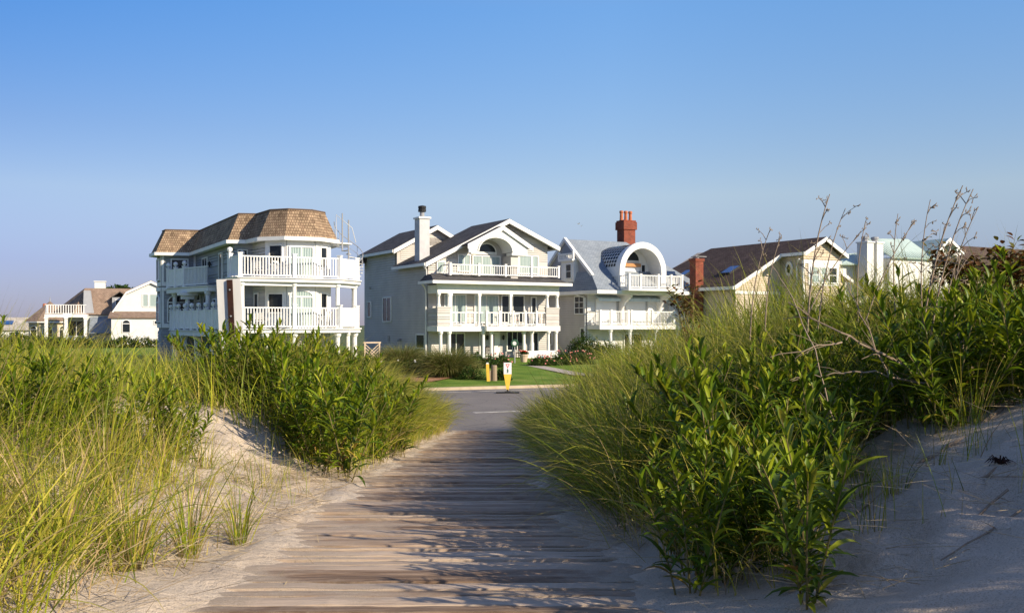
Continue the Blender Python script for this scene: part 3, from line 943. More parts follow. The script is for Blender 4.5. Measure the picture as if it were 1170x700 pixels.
for (px_, py_) in ring:
    v = (Vector((4.8, 2.5)) - Vector((px_, py_))).normalized() * .3
    column(A, TF(px_ + v.x, py_ + v.y), 0, 0, 2.75, 5.4, .14)
    column(A, TF(px_ + v.x, py_ + v.y), 0, 0, -.2, 2.45, .16)
for (px_, py_) in ((9.2, 4.6), (2.3, -1.0), (5.3, -1.1)):
    column(A, TF(px_, py_), 0, 0, -.2, 2.45, .16)
# porch beams under the upper deck
mb = MB()
for i in range(len(ring) - 1):
    p, q = Vector(ring[i]), Vector(ring[i + 1]); c_ = Vector((4.8, 2.5))
    p2 = p + (c_ - p).normalized() * .3; q2 = q + (c_ - q).normalized() * .3
    mb.at((p2.x, p2.y, 0, atan2(q2.y - p2.y, q2.x - p2.x))).box(0, -.1, 5.2, (q2 - p2).length, .1, 5.41)
mb.build('porch_beam', 'trim', A)
# side decks, rear left
sd = [(1.6, 15.9), (-.3, 15.8), (.2, 12.6), (1.15, 9.0), (1.7, 9.0)]
sd2 = [(1.6, 15.9), (-.1, 15.8), (-.1, 13.0), (.85, 4.2), (1.7, 4.2)]
for (poly, z, bl) in ((sd, 5.55, 4), (sd2, 2.6, 5)):
    deck_poly(poly, z, th=.4)
    for i in range(1, 4):
        p, q = Vector(poly[i]), Vector(poly[i + 1]); c_ = Vector((1.6, 11))
        p2 = p + (c_ - p).normalized() * .1; q2 = q + (c_ - q).normalized() * .1
        T = (p2.x, p2.y, 0, atan2(q2.y - p2.y, q2.x - p2.x)); ln = (q2 - p2).length
        sol = z < 4 or i < 2
        if i == 3 and ln < .7: continue
        railing(A, T, .1, ln - .1, z, 1.3, .2, solid=sol, bw=.03)
        k = 0
        while k < ln - .8:
            post(A, T, k, 0, z, 1.32, ball=True, w=.11); k += 1.5 if z < 4 or i < 2 else 9
for (px_, py_) in ((.1, 15.2), (.45, 12.4), (1.2, 9.4)):
    column(A, TF(px_, py_), 0, 0, 2.6, 5.15, .17)
for (px_, py_) in ((.1, 15.2), (.25, 12.6), (.6, 9.8), (.9, 6.2)):
    column(A, TF(px_, py_), 0, 0, -.2, 2.2, .17, True)
mb = MB(TF(.3, 12.4)); mb.box(-.45, -.45, 4.95, .75, .5, 5.149).box(-.25, -.25, 4.7, .55, .3, 4.949); mb.build('column_capital', 'trim', A)
# outside spiral stair and mast on the right
mb = MB()
hx, hy = 9.4, 5.0
mb.cyl(hx, hy, 5.7, 9.9, .05, .05, 8); st = mb.build('spiral_stair', 'metal_grey', A)
for k in range(14):
    a = -1.4 + k * .33; z = 5.9 + k * .22
    mb = MB((hx, hy, 0, a)); mb.prism([(0, -.05), (.95, -.17), (.95, .17), (0, .05)], 'z', z, z + .04)
    if k < 12: mb.build('stair_tread', 'weather', st)
path = [(hx + .95 * cos(-1.4 + k * .33), hy + .95 * sin(-1.4 + k * .33), 6.9 + k * .22) for k in range(14)]
mb = MB(); mb.tube(path, .025)
mb.tube([(p[0], p[1], p[2] - .5) for p in path], .015)
for p in path[::2]: mb.tube([p, (p[0], p[1], p[2] - 1.0)], .015, 4)
mb.build('handrail', 'metal_grey', st)
mb = MB(); mb.prism([(7.4, 2.6), (9.0, 3.2), (9.0, 4.6), (7.4, 4.6)], 'z', 8.12, 8.2); mb.tube([(7.7, 2.5, 8.2), (7.7, 2.5, 9.9), (9.0, 3.2, 9.2), (9.4, 3.6, 8.3)], .022); mb.build('roof_rail', 'weather', A)
mb = MB(); mb.cyl(7.9, 1.9, 7.6, 9.95, .05, .04, 8); mb.build('mast', 'metal_grey', A)
mb = MB(TF(1.0, 0)); 
# porch chairs on the upper deck
def porch_chair(root_loc, rz, lab, s=1.0, z=0, mat='weather', group='white chairs on the balconies'):
    e = empty('porch_chair', root_loc, rz, lab, 'chair', group, s)
    for (sx, sy) in ((-1, -1), (1, -1), (-1, 1), (1, 1)):
        m_ = MB(); m_.box(sx * .24 - .025, sy * .22 - .025, 0, sx * .24 + .025, sy * .22 + .025, .4 if sy < 0 else .95); m_.build('leg', mat, e)
    m_ = MB(); m_.box(-.27, -.26, .4, .27, .2, .45); m_.build('seat', mat, e)
    m_ = MB()
    for k in range(5): m_.box(-.19 + k * .09, .2, .5, -.14 + k * .09, .225, .95)
    m_.box(-.21, .19, .88, .21, .23, .99)
    m_.build('backrest', mat, e)
    for sx in (-1, 1):
        m_ = MB(); m_.box(sx * .25 - .03, -.26, .62, sx * .25 + .03, .2, .65); m_.build('armrest', mat, e)
    return e
def loc_in(h, u, v, z):
    a = h.rotation_euler.z; x, y, zz = h.location
    return (x + u * cos(a) - v * sin(a), y + u * sin(a) + v * cos(a), zz + z)
ryA = radians(29)
porch_chair(loc_in(A, 2.0, -.4, 5.68), ryA + 2.6, 'white slatted chair behind the railing of the mansard house upper balcony, left end')
porch_chair(loc_in(A, 2.9, -.3, 5.68), ryA + 3.6, 'white slatted chair on the mansard house upper balcony, nearer its french door')
porch_chair(loc_in(A, 2.1, -.4, 2.75), ryA + 2.8, 'white slatted chair on the mansard house lower balcony, left of the window')
porch_chair(loc_in(A, 6.0, -.9, 2.75), ryA + 3.4, 'white slatted chair on the mansard house lower balcony, right of the french door')
porch_chair(loc_in(B, 5.2, .4, 2.65), ryA + 3.0, 'white chair on the middle house balcony, left of the salmon cushion chair')
porch_chair(loc_in(B, 8.3, .4, 2.65), ryA + 3.4, 'white chair on the middle house balcony, right of the salmon cushion chair')
porch_chair(loc_in(B, 9.8, .8, 2.65), ryA + 3.0, 'white chair at the right end of the middle house balcony')
ch_ = porch_chair(loc_in(B, 6.7, .2, 2.65), ryA + 3.1, 'balcony chair with a salmon pink cushion on the middle house', mat='weather')
m_ = MB(); m_.box(-.24, -.22, .45, .24, .18, .54); m_.box(-.24, .08, .545, .24, .18, .95); m_.build('cushion', 'curtain_pink', ch_)
porch_chair(loc_in(B, 4.6, .9, .12), ryA + 3.1, 'dark metal chair on the porch left of the front door', mat='dark_metal', group='dark porch chairs')
porch_chair(loc_in(B, 7.6, 1.0, .11), ryA + 3.1, 'dark metal chair on the porch right of the front door', mat='dark_metal', group='dark porch chairs')

# ---------------------------------------------------------------- white house with the barrel arch
Cc = house('arched_house', 7.07, 79.34, 29, 'white house with slate blue hipped roof, big barrel arch dormer and tall brick chimney', z=.2)
Cc.scale = (.9, 1, 1)
mb = MB(TF(0, 1.6, LEFT)); mb.siding([(-8.4, -.3), (0, -.3), (0, 5.3), (-8.4, 5.3)], .2)
mb.at(TF(0, 0)).box(.062, 1.665, -.3, 11.4, 10, 5.4)
mb.build('wall', 'sid_cream', Cc)
mb = MB(TF(0, 1.6)); mb.siding([(0, -.3), (11.4, -.3), (11.4, 5.4), (0, 5.4)], .2); mb.build('front_cladding', 'sid_white', Cc)
ze, zr = 5.6, 10.2
rf = MB()
rf.slab([(-.4, -.5, ze), (13.2, -.5, ze), (7.4, 5.3, zr), (.3, 5.3, zr), (.15, 1.3, 7.2)], .15)
rf.slab([(13.2, -.5, ze), (13.2, 11.2, ze), (7.4, 5.3, zr)], .15)
rf.slab([(13.2, 11.2, ze), (-.4, 11.2, ze), (.15, 9.2, 7.2), (.3, 5.3, zr), (7.4, 5.3, zr)], .15)
rf.slab([(-.4, 11.2, ze), (-.4, -.5, ze), (.15, 1.3, 7.2), (.15, 9.2, 7.2)], .15)
r = rf.build('roof', 'roof_slate', Cc)
mb = MB(); mb.box(-.5, -.6, ze - .3, 13.3, -.505, ze - .02).box(-.5, -.5, ze - .3, -.405, 11.2, ze - .02).box(13.205, -.5, ze - .3, 13.3, 11.2, ze - .02).box(-.4, -.5, ze - .34, 13.2, 11.2, ze - .26)
mb.build('gutter', 'trim', r)
mb = MB(); mb.prism([(1.4, 7.2), (9.1, 7.2), (5.3, 10.05)], 'x', .32, .5); mb.build('side_gable', 'sid_blue', Cc)
mb = MB()
for (p, q) in (((.95, 6.95), (5.3, 10.35)), ((5.3, 10.35), (9.5, 6.95))):
    mb.prism([(p[0], p[1]), (q[0], q[1]), (q[0], q[1] - .3), (p[0], p[1] - .3)], 'x', .02, .31)
mb.build('side_bargeboard', 'trim', Cc)
# side dormer with dentil rail
mb = MB(TF(-.25, 4.9, LEFT)); 
dz = MB(); dz.box(-.2, 3.4, 6.4, 1.2, 5.4, 8.2); dz.box(-.42, 3.3, 8.2, 1.2, 5.6, 8.4); dz.box(-.42, 3.3, 8.75, -.3, 5.6, 8.88)
for k in range(10): dz.box(-.4, 3.3 + k * .235, 8.401, -.32, 3.42 + k * .235, 8.75)
dz.box(-.42, 5.45, 8.401, -.25, 5.65, 9.05); dz.box(-.42, 3.2, 8.401, -.25, 3.36, 9.05)
d1 = dz.build('dormer', 'trim', Cc)
window(d1, TF(-.2, 4.3, LEFT), -.2, .55, 6.75, 7.9, 1, 2)
# barrel vault
cx, R0, zc = 4.9, 2.35, 7.2
mb = MB()
N = 20
def vz(a, r): return (cx + r * cos(a), zc + r * .93 * sin(a))
vault = MB(); base = 0
for k in range(N):
    a0, a1 = pi * k / N, pi * (k + 1) / N
    vault.prism([vz(a0, R0 + .02), vz(a0, R0 + .18), vz(a1, R0 + .18), vz(a1, R0 + .02)], 'y', .0, 4.4)
vault.prism([(cx - R0 - .18, 5.7), (cx - R0 - .02, 5.7), (cx - R0 - .02, zc), (cx - R0 - .18, zc)], 'y', 0, 3.0)
vault.prism([(cx + R0 + .02, 5.7), (cx + R0 + .18, 5.7), (cx + R0 + .18, zc), (cx + R0 + .02, zc)], 'y', 0, 3.0)
M['vault'] = shingle('pale_metal_vault', (.48, .54, .62), (.52, .58, .66), (.18, .22, .28), .7, .5, .1, .4)
vo = vault.build('barrel_vault', 'trim', Cc)
g = MB()
for k in range(1, 10):
    for a in [pi * t / 22 for t in range(12, 21)]:
        p = vz(a, R0 + .2)
        q = vz(a + .10, R0 + .2)
        g.prism([p, (p[0] - .0, p[1] + .02), (q[0], q[1] + .02), q], 'y', .6 + (k - 1) * .38, .6 + (k - 1) * .38 + .26)
g.build('vault_skylight', 'glass', vo)
ringm = MB()
for k in range(N):
    a0, a1 = pi * k / N, pi * (k + 1) / N
    ringm.prism([vz(a0, R0 - .22), vz(a0, R0 + .34), vz(a1, R0 + .34), vz(a1, R0 - .22)], 'y', -.32, -.003)
ringm.prism([(cx - R0 - .34, 5.9), (cx - R0 + .22, 5.9), (cx - R0 + .22, zc), (cx - R0 - .34, zc)], 'y', -.32, -.003)
ringm.prism([(cx + R0 - .22, 5.9), (cx + R0 + .34, 5.9), (cx + R0 + .34, zc), (cx + R0 - .22, zc)], 'y', -.32, -.003)
ringm.build('arch_surround', 'trim', vo)
mb = MB(TF(0, 1.7)); mb.prism([vz(pi * k / 16, R0 + .01) for k in range(17)] + [(cx - R0, 5.7), (cx + R0, 5.7)], 'y', 0, .12); mb.build('arch_back_wall', 'trim', vo)
window(Cc, TF(0, 1.69), 3.8, 6.0, 8.15, 8.17, 1, glass='glass', arch=.85)
mb = MB(TF(0, 1.66)); mb.box(3.3, -.1, 5.8, 5.9, 0, 7.7); mb.build('shutter', 'blind', Cc)
mb = MB(TF(0, 1.5)); mb.box(3.2, -.16, 7.71, 6.0, 0, 8.0); mb.build('awning_box', 'orange', Cc)
window(Cc, TF(0, 1.69), 6.3, 6.7, 6.2, 7.9, 1)
# balcony of the arch
mb = MB(); mb.box(2.2, -1.6, 5.55, 8.5, 1.5, 5.75); mb.build('balcony_deck', 'trim', Cc)
railing(Cc, TF(0, -1.5), 2.3, 8.4, 5.75, 1.1, .17, posts=(2.3, 3.6, 5.6, 7.1, 8.4))
railing(Cc, TF(2.3, 1.2, LEFT), 0, 2.6, 5.75, 1.1, .3)
railing(Cc, TF(8.4, -1.4, RIGHT), 0, 2.6, 5.75, 1.1, .3)
# second floor shutters and awnings
for (a, bq) in ((.9, 3.2), (4.3, 6.6), (6.9, 8.9), (9.5, 11.1)):
    mb = MB(TF(0, 1.57)); mb.box(a, -.12, 2.75, bq, 0, 4.95)
    for k in range(9): mb.box(a, -.13, 2.9 + k * .23, bq, -.121, 2.92 + k * .23)
    mb.build('shutter', 'blind', Cc)
    mb = MB(TF(0, 1.57)); mb.prism([(0, 5.25), (-.7, 4.95), (-.7, 4.72), (-.66, 4.72), (-.66, 4.92), (0, 5.2)], 'x', a - .1, bq + .1); mb.build('awning', 'awning', Cc)
for u in (3.6, 8.0):
    mb = MB(TF(0, 0)); mb.prism([(1.5, 5.3), (-.3, 5.3), (-.3, 5.1), (.6, 4.6), (1.1, 3.9), (1.5, 3.9)], 'x', u - .1, u + .1); mb.build('bracket', 'trim', Cc)
column(Cc, TF(0, 0), 3.75, 1.3, 2.75, 5.2, .14, True)
mb = MB(); mb.box(.0, -.3, 2.35, 11.5, 1.58, 2.72); mb.build('balcony_deck', 'trim', Cc)
railing(Cc, TF(0, -.2), .1, 11.4, 2.72, 1.15, .17, posts=(.1, 1.3, 3.2, 3.6, 6.0, 8.6, 11.4))
railing(Cc, TF(.1, 1.5, LEFT), 0, 1.7, 2.72, 1.15, .17)
for u in (1.4, 3.6, 6.6, 9.2, 11.3): column(Cc, TF(0, 0), u, 0, -.2, 2.35, .17)
window(Cc, TF(0, 1.57), 4.2, 6.2, .3, 1.9, 2)
CL = TF(-.03, 1.6, LEFT)
window(Cc, CL, -1.75, -.45, 3.7, 5.1, 2, 3); window(Cc, CL, -.85, -.35, 1.2, 2.4, 1); window(Cc, CL, -6.3, -5.6, 1.0, 2.4, 1)
mb = MB(CL); mb.tube([(-1.2, -.45, 5.35), (-.9, -.3, 5.2), (-.15, -.1, 5.0), (-.12, -.1, -.1)], .07); mb.build('downspout', 'trim', Cc)
mb = MB(); mb.wallbox_uv(7.4, 5.6, 8.2, 8.8, 6.7, 11.4); mb.wallbox_uv(7.28, 5.48, 11.4, 8.92, 6.82, 12.1); mb.wallbox_uv(7.35, 5.55, 12.1, 8.85, 6.75, 12.25)
ch = mb.build('chimney', 'brick', Cc)
for u in (7.55, 8.1, 8.65):
    mb = MB(); mb.lathe(u, 6.2, [(.2, 12.25), (.17, 12.4), (.15, 12.9), (.2, 12.95), (.2, 13.1), (.15, 13.15)], 12); mb.build('chimney_pot', 'clay', ch)

# ---------------------------------------------------------------- beige house with the long brown roof
D = house('brown_roof_house', 24.22, 80, 29, 'beige house with long dark brown roof, skylights, oval window and brick chimney', z=.2)
k_ = .54
def zroof(u): return 10.1 - (2.1 - u) * k_ if u < 2.1 else 10.1 - (u - 2.1) * k_
mb = MB()
mb.slab([(-5.6, 17, zroof(-5.6)), (-5.6, 2.2, zroof(-5.6)), (-.35, 2.2, zroof(-.35)), (-.35, -.5, zroof(-.35)), (2.1, -.5, 10.1), (2.1, 14, 10.1)], .16)
mb.slab([(8.4, 2.2, zroof(8.4)), (8.4, 17, zroof(8.4)), (2.1, 14, 10.1), (2.1, -.5, 10.1), (4.7, -.5, zroof(4.7)), (4.7, 2.2, zroof(4.7))], .16)
mb.slab([(8.4, 17, zroof(8.4)), (-5.6, 17, zroof(-5.6)), (2.1, 14, 10.1)], .16)
mb.slab([(-5.5, 24, 4.6), (-5.5, 15, 5.3), (1, 15, 8.4), (0, 21, 7.9)], .16)
r = mb.build('roof', 'roof_brown', D)
mb = MB()
for (p, q, v) in (((-.35, zroof(-.35)), (2.1, 10.1), -.56), ((2.1, 10.1), (4.7, zroof(4.7)), -.56), ((-5.6, zroof(-5.6)), (-.35, zroof(-.35)), 2.14), ((4.7, zroof(4.7)), (8.4, zroof(8.4)), 2.14)):
    mb.prism([(p[0], p[1] - .02), (q[0], q[1] - .02), (q[0], q[1] - .36), (p[0], p[1] - .36)], 'y', v, v + .055)
mb.box(-.45, -.5, zroof(-.35) - .3, -.355, 2.19, zroof(-.35) - .03); mb.box(-5.7, 2.2, zroof(-5.6) - .3, -5.605, 17, zroof(-5.6) - .03); mb.box(4.75, -.5, zroof(4.7) - .3, 4.8, 2.19, zroof(4.7) - .03)
mb.build('bargeboard', 'trim', r)
mb = MB(TF(0, 0)); mb.siding([(0, 0), (4.35, 0), (4.35, 8.5), (2.1, 9.85), (0, 8.5)], .2)
mb.box(.062, .062, 0, 4.35, 2.6, 8.4).box(-5.0, 2.66, 0, 7.8, 16.5, 5.7)
mb.prism([(-5.0, 5.7), (7.8, 5.7), (7.8, zroof(7.8) - .2), (2.1, 9.8), (-5.0, zroof(-5) - .2)], 'y', 2.66, 16.0)
mb.at(TF(0, 2.6, LEFT)).siding([(0, 0), (2.6, 0), (2.6, 8.45), (0, 8.45)], .2)
mb.at(TF(0, 2.65)).siding([(-5, 0), (0, 0), (0, 8.4), (-5, 5.75)], .2)
mb.at(TF(-5.0, 16, LEFT)).siding([(0, 0), (13.3, 0), (13.3, 5.6), (0, 5.6)], .2)
mb.build('wall', 'sid_beige', D)
mb = MB(TF(0, 0)); mb.box(-.03, -.07, 7.85, 4.38, -.035, 8.15); mb.box(-.07, -.07, 0, .1, -.035, 7.85); mb.box(-.07, -.03, 0, -.035, .12, 8.1)
mb.box(-5.1, 2.56, 5.3, -.1, 2.6, 5.55)
mb.box(.5, -.08, 6.0, 4.1, -.036, 7.85)
mb.build('corner_board', 'trim', D)
window(D, TF(0, -.08), .8, 1.6, 6.3, 7.5, 1, 2, 'glass_curtain'); window(D, TF(0, -.08), 1.9, 2.6, 6.3, 7.5, 1, 2, 'glass_curtain'); window(D, TF(0, -.08), 2.85, 3.7, 6.3, 7.5, 1, 2)
mb = MB(TF(-.03, 1.55, LEFT)); 
pr = [(.42 * cos(2 * pi * k / 20), 7.45 + .62 * sin(2 * pi * k / 20)) for k in range(20)]
mb.prism(pr, 'y', -.09, 0); ow_ = mb.build('oval_window', 'trim', D)
mb = MB(TF(-.03, 1.55, LEFT)); mb.prism([(.2 * cos(2 * pi * k / 16), 7.45 + .36 * sin(2 * pi * k / 16)) for k in range(16)], 'y', -.105, -.09); mb.build('glass_pane', 'glass', ow_)
mb = MB(TF(-.03, 2.6, LEFT)); mb.tube([(2.5, -.35, 8.2), (2.0, -.1, 7.9), (1.85, -.08, 0)], .06); mb.build('downspout', 'trim', D)
def on_roof(u0, u1, v0, v1, th=.14):
    m_ = MB(); m_.slab([(u0, v1, zroof(u0) + .16), (u0, v0, zroof(u0) + .16), (u1, v0, zroof(u1) + .16), (u1, v1, zroof(u1) + .16)], th); return m_
for (u0, u1, v0, v1) in ((-3.6, -2.3, 5.0, 6.3), (-3.6, -2.4, 11.2, 12.2)):
    s_ = on_roof(u0, u1, v0, v1).build('skylight', 'dark_metal', D)
    m_ = MB(); m_.slab([(u0 + .1, v1 - .1, zroof(u0 + .1) + .175), (u0 + .1, v0 + .1, zroof(u0 + .1) + .175), (u1 - .1, v0 + .1, zroof(u1 - .1) + .175), (u1 - .1, v1 - .1, zroof(u1 - .1) + .175)], .01)
    m_.build('glass_pane', 'glass_sky', s_)
mb = MB(); mb.wallbox_uv(-5.95, 6.6, 3.0, -5.1, 7.4, 8.2); mb.wallbox_uv(-6.02, 6.53, 8.2, -5.03, 7.47, 8.45)
ch = mb.build('chimney', 'brick', D)
mb = MB(); mb.cyl(-5.5, 7.0, 8.45, 8.6, .22, .22, 10); mb.box(-5.85, 6.65, 8.6, -4.7, 7.35, 8.66); mb.build('chimney_cap', 'metal_grey', ch)

# ---------------------------------------------------------------- green roofed house at the far right
E5 = house('green_roof_house', 43.18, 95, 29, 'house at the far right with pale green metal roof and twin white chimneys', z=.2)
mb = MB()
mb.slab([(-8.5, -.2, 9.1), (-2.3, -.2, 9.1), (-2.3, 3, 11.3), (-8.5, 3, 11.1)], .12)
mb.slab([(-2.3, 8, 10.0), (-2.3, -.4, 10.0), (-.55, -.4, 11.2), (-.55, 8, 11.2)], .12)
mb.slab([(1.4, -.4, 10.0), (1.4, 8, 10.0), (-.55, 8, 11.2), (-.55, -.4, 11.2)], .12)
mb.slab([(-13.5, 9, 8.4), (-13.5, 1.5, 8.4), (-9.5, 3.0, 9.6), (-9.5, 6, 9.6)], .12)
mb.slab([(-13.5, 1.5, 8.4), (-8.4, 1.0, 8.5), (-8.4, 3.0, 9.6), (-9.5, 3.0, 9.6)], .12)
r = mb.build('roof', 'greenmetal', E5)
for k in range(26):
    pass
sm = MB()
for k in range(16): sm.box(-8.3 + k * .4, -.19, 9.14, -8.26 + k * .4, -.15, 9.2)
for k in range(16):
    u = -8.3 + k * .39
    sm.tube([(u, -.2, 9.15), (u, 3, 11.15)], .03, 4)
for k in range(12):
    v = 2.0 + k * .55
    sm.tube([(-13.4, v, 8.47), (-9.6, 3.1 + (v - 2) * .4, 9.65)], .03, 4)
sm.build('roof_seam', 'greenmetal', r)
mb = MB(); mb.box(-8.4, .2, 0, -2.4, 8, 9.0).box(-13, 2, 0, -8.41, 8.5, 8.5); mb.prism([(-2.1, 0), (1.2, 0), (1.2, 9.6), (-2.1, 9.6)], 'y', .2, 7)
mb.build('wall', 'sid_white', E5)
mb = MB()
for (p, q) in (((-2.5, 9.9), (-.55, 11.25)), ((-.55, 11.25), (1.6, 9.9))):
    mb.prism([(p[0], p[1]), (q[0], q[1]), (q[0], q[1] - .3), (p[0], p[1] - .3)], 'y', -.5, -.4)
mb.box(-2.0, -.45, 9.6, 1.1, -.35, 9.8).box(-.65, -.45, 9.0, -.45, -.35, 11.0).box(-1.6, -.45, 9.0, -1.45, -.35, 10.4).box(.5, -.45, 9, .65, -.35, 10.4)
mb.build('truss', 'trim', E5)
mb = MB(); mb.box(-2.0, -.3, 8.6, 1.1, .19, 9.5); mb.build('opening_shade_block', 'glass', E5)  # solid dark block stands in for the shade inside the opening
for (u, w_) in ((-10.9, .72), (-9.6, .72)):
    mb = MB(); mb.box(u - w_ * .6, .3, 6.0, u + w_ * .6, 1.5, 10.4); c_ = mb.build('chimney', 'sid_white', E5)
    mb = MB(); mb.box(u - .5, .2, 10.4, u + .5, 1.6, 10.52); mb.build('chimney_cap', 'trim', c_)
    mb = MB(); mb.lathe(u, .9, [(.3, 10.52), (.3, 10.8), (.38, 10.81), (.36, 11.0), (.1, 11.05)], 10); mb.build('flue_cap', 'metal_grey', c_)
E6 = house('far_brown_house', 60, 108, 29, 'low brown roofed house partly hidden by the shrubs at the far right', z=.2)
mb = MB(); mb.slab([(-14, 0, 7.8), (14, 0, 7.8), (12, 5, 11.6), (-10, 5, 11.6)], .2); mb.slab([(14, 10, 7.8), (-14, 10, 7.8), (-10, 5, 11.6), (12, 5, 11.6)], .2); mb.build('roof', 'roof_brown', E6)
mb = MB(); mb.box(-13, .6, 0, 13, 9.4, 7.8); mb.build('wall', 'sid_beige', E6)
for k in range(4): window(E6, TF(0, .58), -10 + k * 5, -8.5 + k * 5, 5, 6.8, 2)

# ---------------------------------------------------------------- far left houses
F5 = house('gambrel_house', -54, 130, 20, 'white house with gambrel gable and brown roof beyond the corner house', z=0)
gp_ = [(0, 0), (9.8, 0), (9.8, 4.3), (8.0, 7.2), (4.9, 8.7), (1.8, 7.2), (0, 4.3)]
mb = MB(TF(0, 0)); mb.prism(gp_, 'y', .0, 12); mb.build('wall', 'sid_white', F5)
mb = MB()
for (p, q) in (((-.3, 4.1), (1.75, 7.3)), ((1.75, 7.3), (4.9, 8.85)), ((4.9, 8.85), (8.05, 7.3)), ((8.05, 7.3), (10.1, 4.1))):
    mb.slab([(p[0], 12, p[1] + .1), (p[0], -.3, p[1] + .1), (q[0], -.3, q[1] + .1), (q[0], 12, q[1] + .1)], .16)
r = mb.build('roof', 'roof_tan', F5)
mb = MB()
for (p, q) in (((-.3, 4.1), (1.75, 7.3)), ((1.75, 7.3), (4.9, 8.85)), ((4.9, 8.85), (8.05, 7.3)), ((8.05, 7.3), (10.1, 4.1))):
    mb.prism([(p[0], p[1] + .05), (q[0], q[1] + .05), (q[0], q[1] - .28), (p[0], p[1] - .28)], 'y', -.38, -.31)
mb.build('bargeboard', 'trim', r)
for (a, bq, z0, z1) in ((3.9, 4.5, 5.4, 7.0), (4.8, 6.2, 5.4, 7.0), (1.0, 1.8, 1.9, 3.2), (3.4, 4.0, 3.0, 3.4)):
    window(F5, TF(0, 0), a, bq, z0, z1, 1, glass='glass_curtain' if z0 > 5 else 'glass')
mb = MB(); mb.slab([(-.4, -2.6, 3.9), (10, -2.6, 3.9), (10, 0, 4.7), (-.2, 0, 4.7)], .15); mb.build('porch_roof', 'roof_tan', F5)
mb = MB(); mb.box(0, -2.3, 0, 9.8, -.003, 3.85); mb.build('porch_wall', 'sid_white', F5)
window(F5, TF(0, -2.3), 1.4, 2.3, 1.9, 3.0, 1, arch=.4); window(F5, TF(0, -2.3), 5.4, 5.9, 3.0, 3.4, 1); window(F5, TF(0, -2.3), 7.4, 7.9, 3.0, 3.4, 1)
G5 = house('balcony_house', -59.8, 132, 20, 'house with steep brown gambrel roof, small dormers and white roof balcony far left', z=0)
mb = MB()
mb.slab([(-.3, -.2, 4.3), (9.5, -.2, 4.3), (9.0, 2.0, 8.0), (1.0, 2.0, 8.0)], .16)
mb.slab([(9.5, 8, 4.3), (-.3, 8, 4.3), (1, 2.0, 8.0), (9, 2.0, 8.0)], .16)
mb.slab([(-3.6, 6, 4.5), (-.3, -.2, 4.5), (1.0, 2.0, 8.0), (1, 4, 8.0)], .16)
r = mb.build('roof', 'roof_tan', G5)
mb = MB(); mb.box(-1.6, .2, 0, 9.3, 7.6, 4.4); mb.build('wall', 'sid_white', G5)
mb = MB(); mb.box(4.6, -.1, 4.6, 6.7, 2.2, 6.7); dd_ = mb.build('dormer', 'sid_blue', G5)
window(dd_, TF(0, -.1), 5.1, 6.2, 5.0, 6.3, 1)
mb = MB(); mb.slab([(4.3, -.3, 6.6), (5.6, -.3, 7.5), (5.6, 2.6, 7.5), (4.3, 2.6, 6.6)], .1); mb.slab([(7.0, -.3, 6.6), (5.6, -.3, 7.5), (5.6, 2.6, 7.5), (7.0, 2.6, 6.6)], .1); mb.build('dormer_roof', 'roof_grey', dd_)
mb = MB(); mb.prism([(7.3, 6.3), (8.3, 6.3), (7.8, 8.0)], 'y', .6, 2.4); mb.build('dormer', 'sid_blue', G5)
mb = MB(); mb.prism([(.9, 4.5), (2.3, 4.5), (1.8, 7.6), (1.0, 7.6)], 'y', -.1, 2); mb.build('side_gable', 'sid_blue', G5)
mb = MB(); mb.box(2.2, 2.6, 7.0, 3.6, 4.0, 8.9); mb.box(2.1, 2.5, 8.9, 3.7, 4.1, 9.05); mb.build('chimney', 'sid_white', G5)
mb = MB(); mb.box(-3.6, -2.8, 3.9, 1.6, .1, 4.3); mb.build('balcony_deck', 'trim', G5)
railing(G5, TF(0, -2.7), -3.5, 1.5, 4.3, 1.3, .3, bw=.05, rail=.08); railing(G5, TF(-3.5, .1, LEFT), 0, 2.7, 4.3, 1.3, .3, bw=.05, rail=.08)
for (u, v) in ((-3.4, -2.6), (-1, -2.6), (1.4, -2.6)): column(G5, TF(0, 0), u, v, 0, 3.9, .2, True)
window(G5, TF(0, .2), -.9, 1.0, 1.4, 3.4, 2); window(G5, TF(0, .2), 2.6, 4.6, 1.4, 3.4, 2, glass='glass_curtain')
mb = MB(); mb.slab([(1.8, -3.2, 1.8), (5.2, -3.2, 1.8), (5.2, .1, 4.0), (1.8, .1, 4.0)], .1); mb.build('porch_roof', 'roof_slate', G5)
H5 = house('turret_house', -71.9, 142, 20, 'tan house with pointed brown turret roof far left', z=0)
H5.scale = (1, 1, .83)
mb = MB(); pts = [(3.1 + 3.0 * cos(2 * pi * k / 8 + pi / 8), 3 + 3.0 * sin(2 * pi * k / 8 + pi / 8)) for k in range(8)]
out_ = [(3.1 + 3.6 * cos(2 * pi * k / 8 + pi / 8), 3 + 3.6 * sin(2 * pi * k / 8 + pi / 8)) for k in range(8)]
for k in range(8):
    a_, b_ = out_[k], out_[(k + 1) % 8]
    mb.slab([(*a_, 4.1), (*b_, 4.1), (3.1, 3, 7.8)], .1)
mb.slab([(4, .4, 4.1), (12, .4, 4.1), (10.5, 4.5, 7.0), (4, 4.5, 7.0)], .12); mb.slab([(12, 9, 4.1), (4, 9, 4.1), (4, 4.5, 7.0), (10.5, 4.5, 7.0)], .12)
r = mb.build('roof', 'roof_tan', H5)
mb = MB(); mb.cyl(3.1, 3, 7.7, 8.6, .09, .03, 6); mb.build('finial', 'metal_grey', r)
mb = MB(); mb.prism(pts, 'z', 0, 4.05); mb.box(4, 1, 0, 11.5, 8.5, 4.0); mb.build('wall', 'sid_tan', H5)
mb = MB(); mb.prism([(3.1 + 3.66 * cos(2 * pi * k / 8 + pi / 8), 3 + 3.66 * sin(2 * pi * k / 8 + pi / 8)) for k in range(8)], 'z', 3.85, 4.06); mb.build('cornice', 'trim', H5)
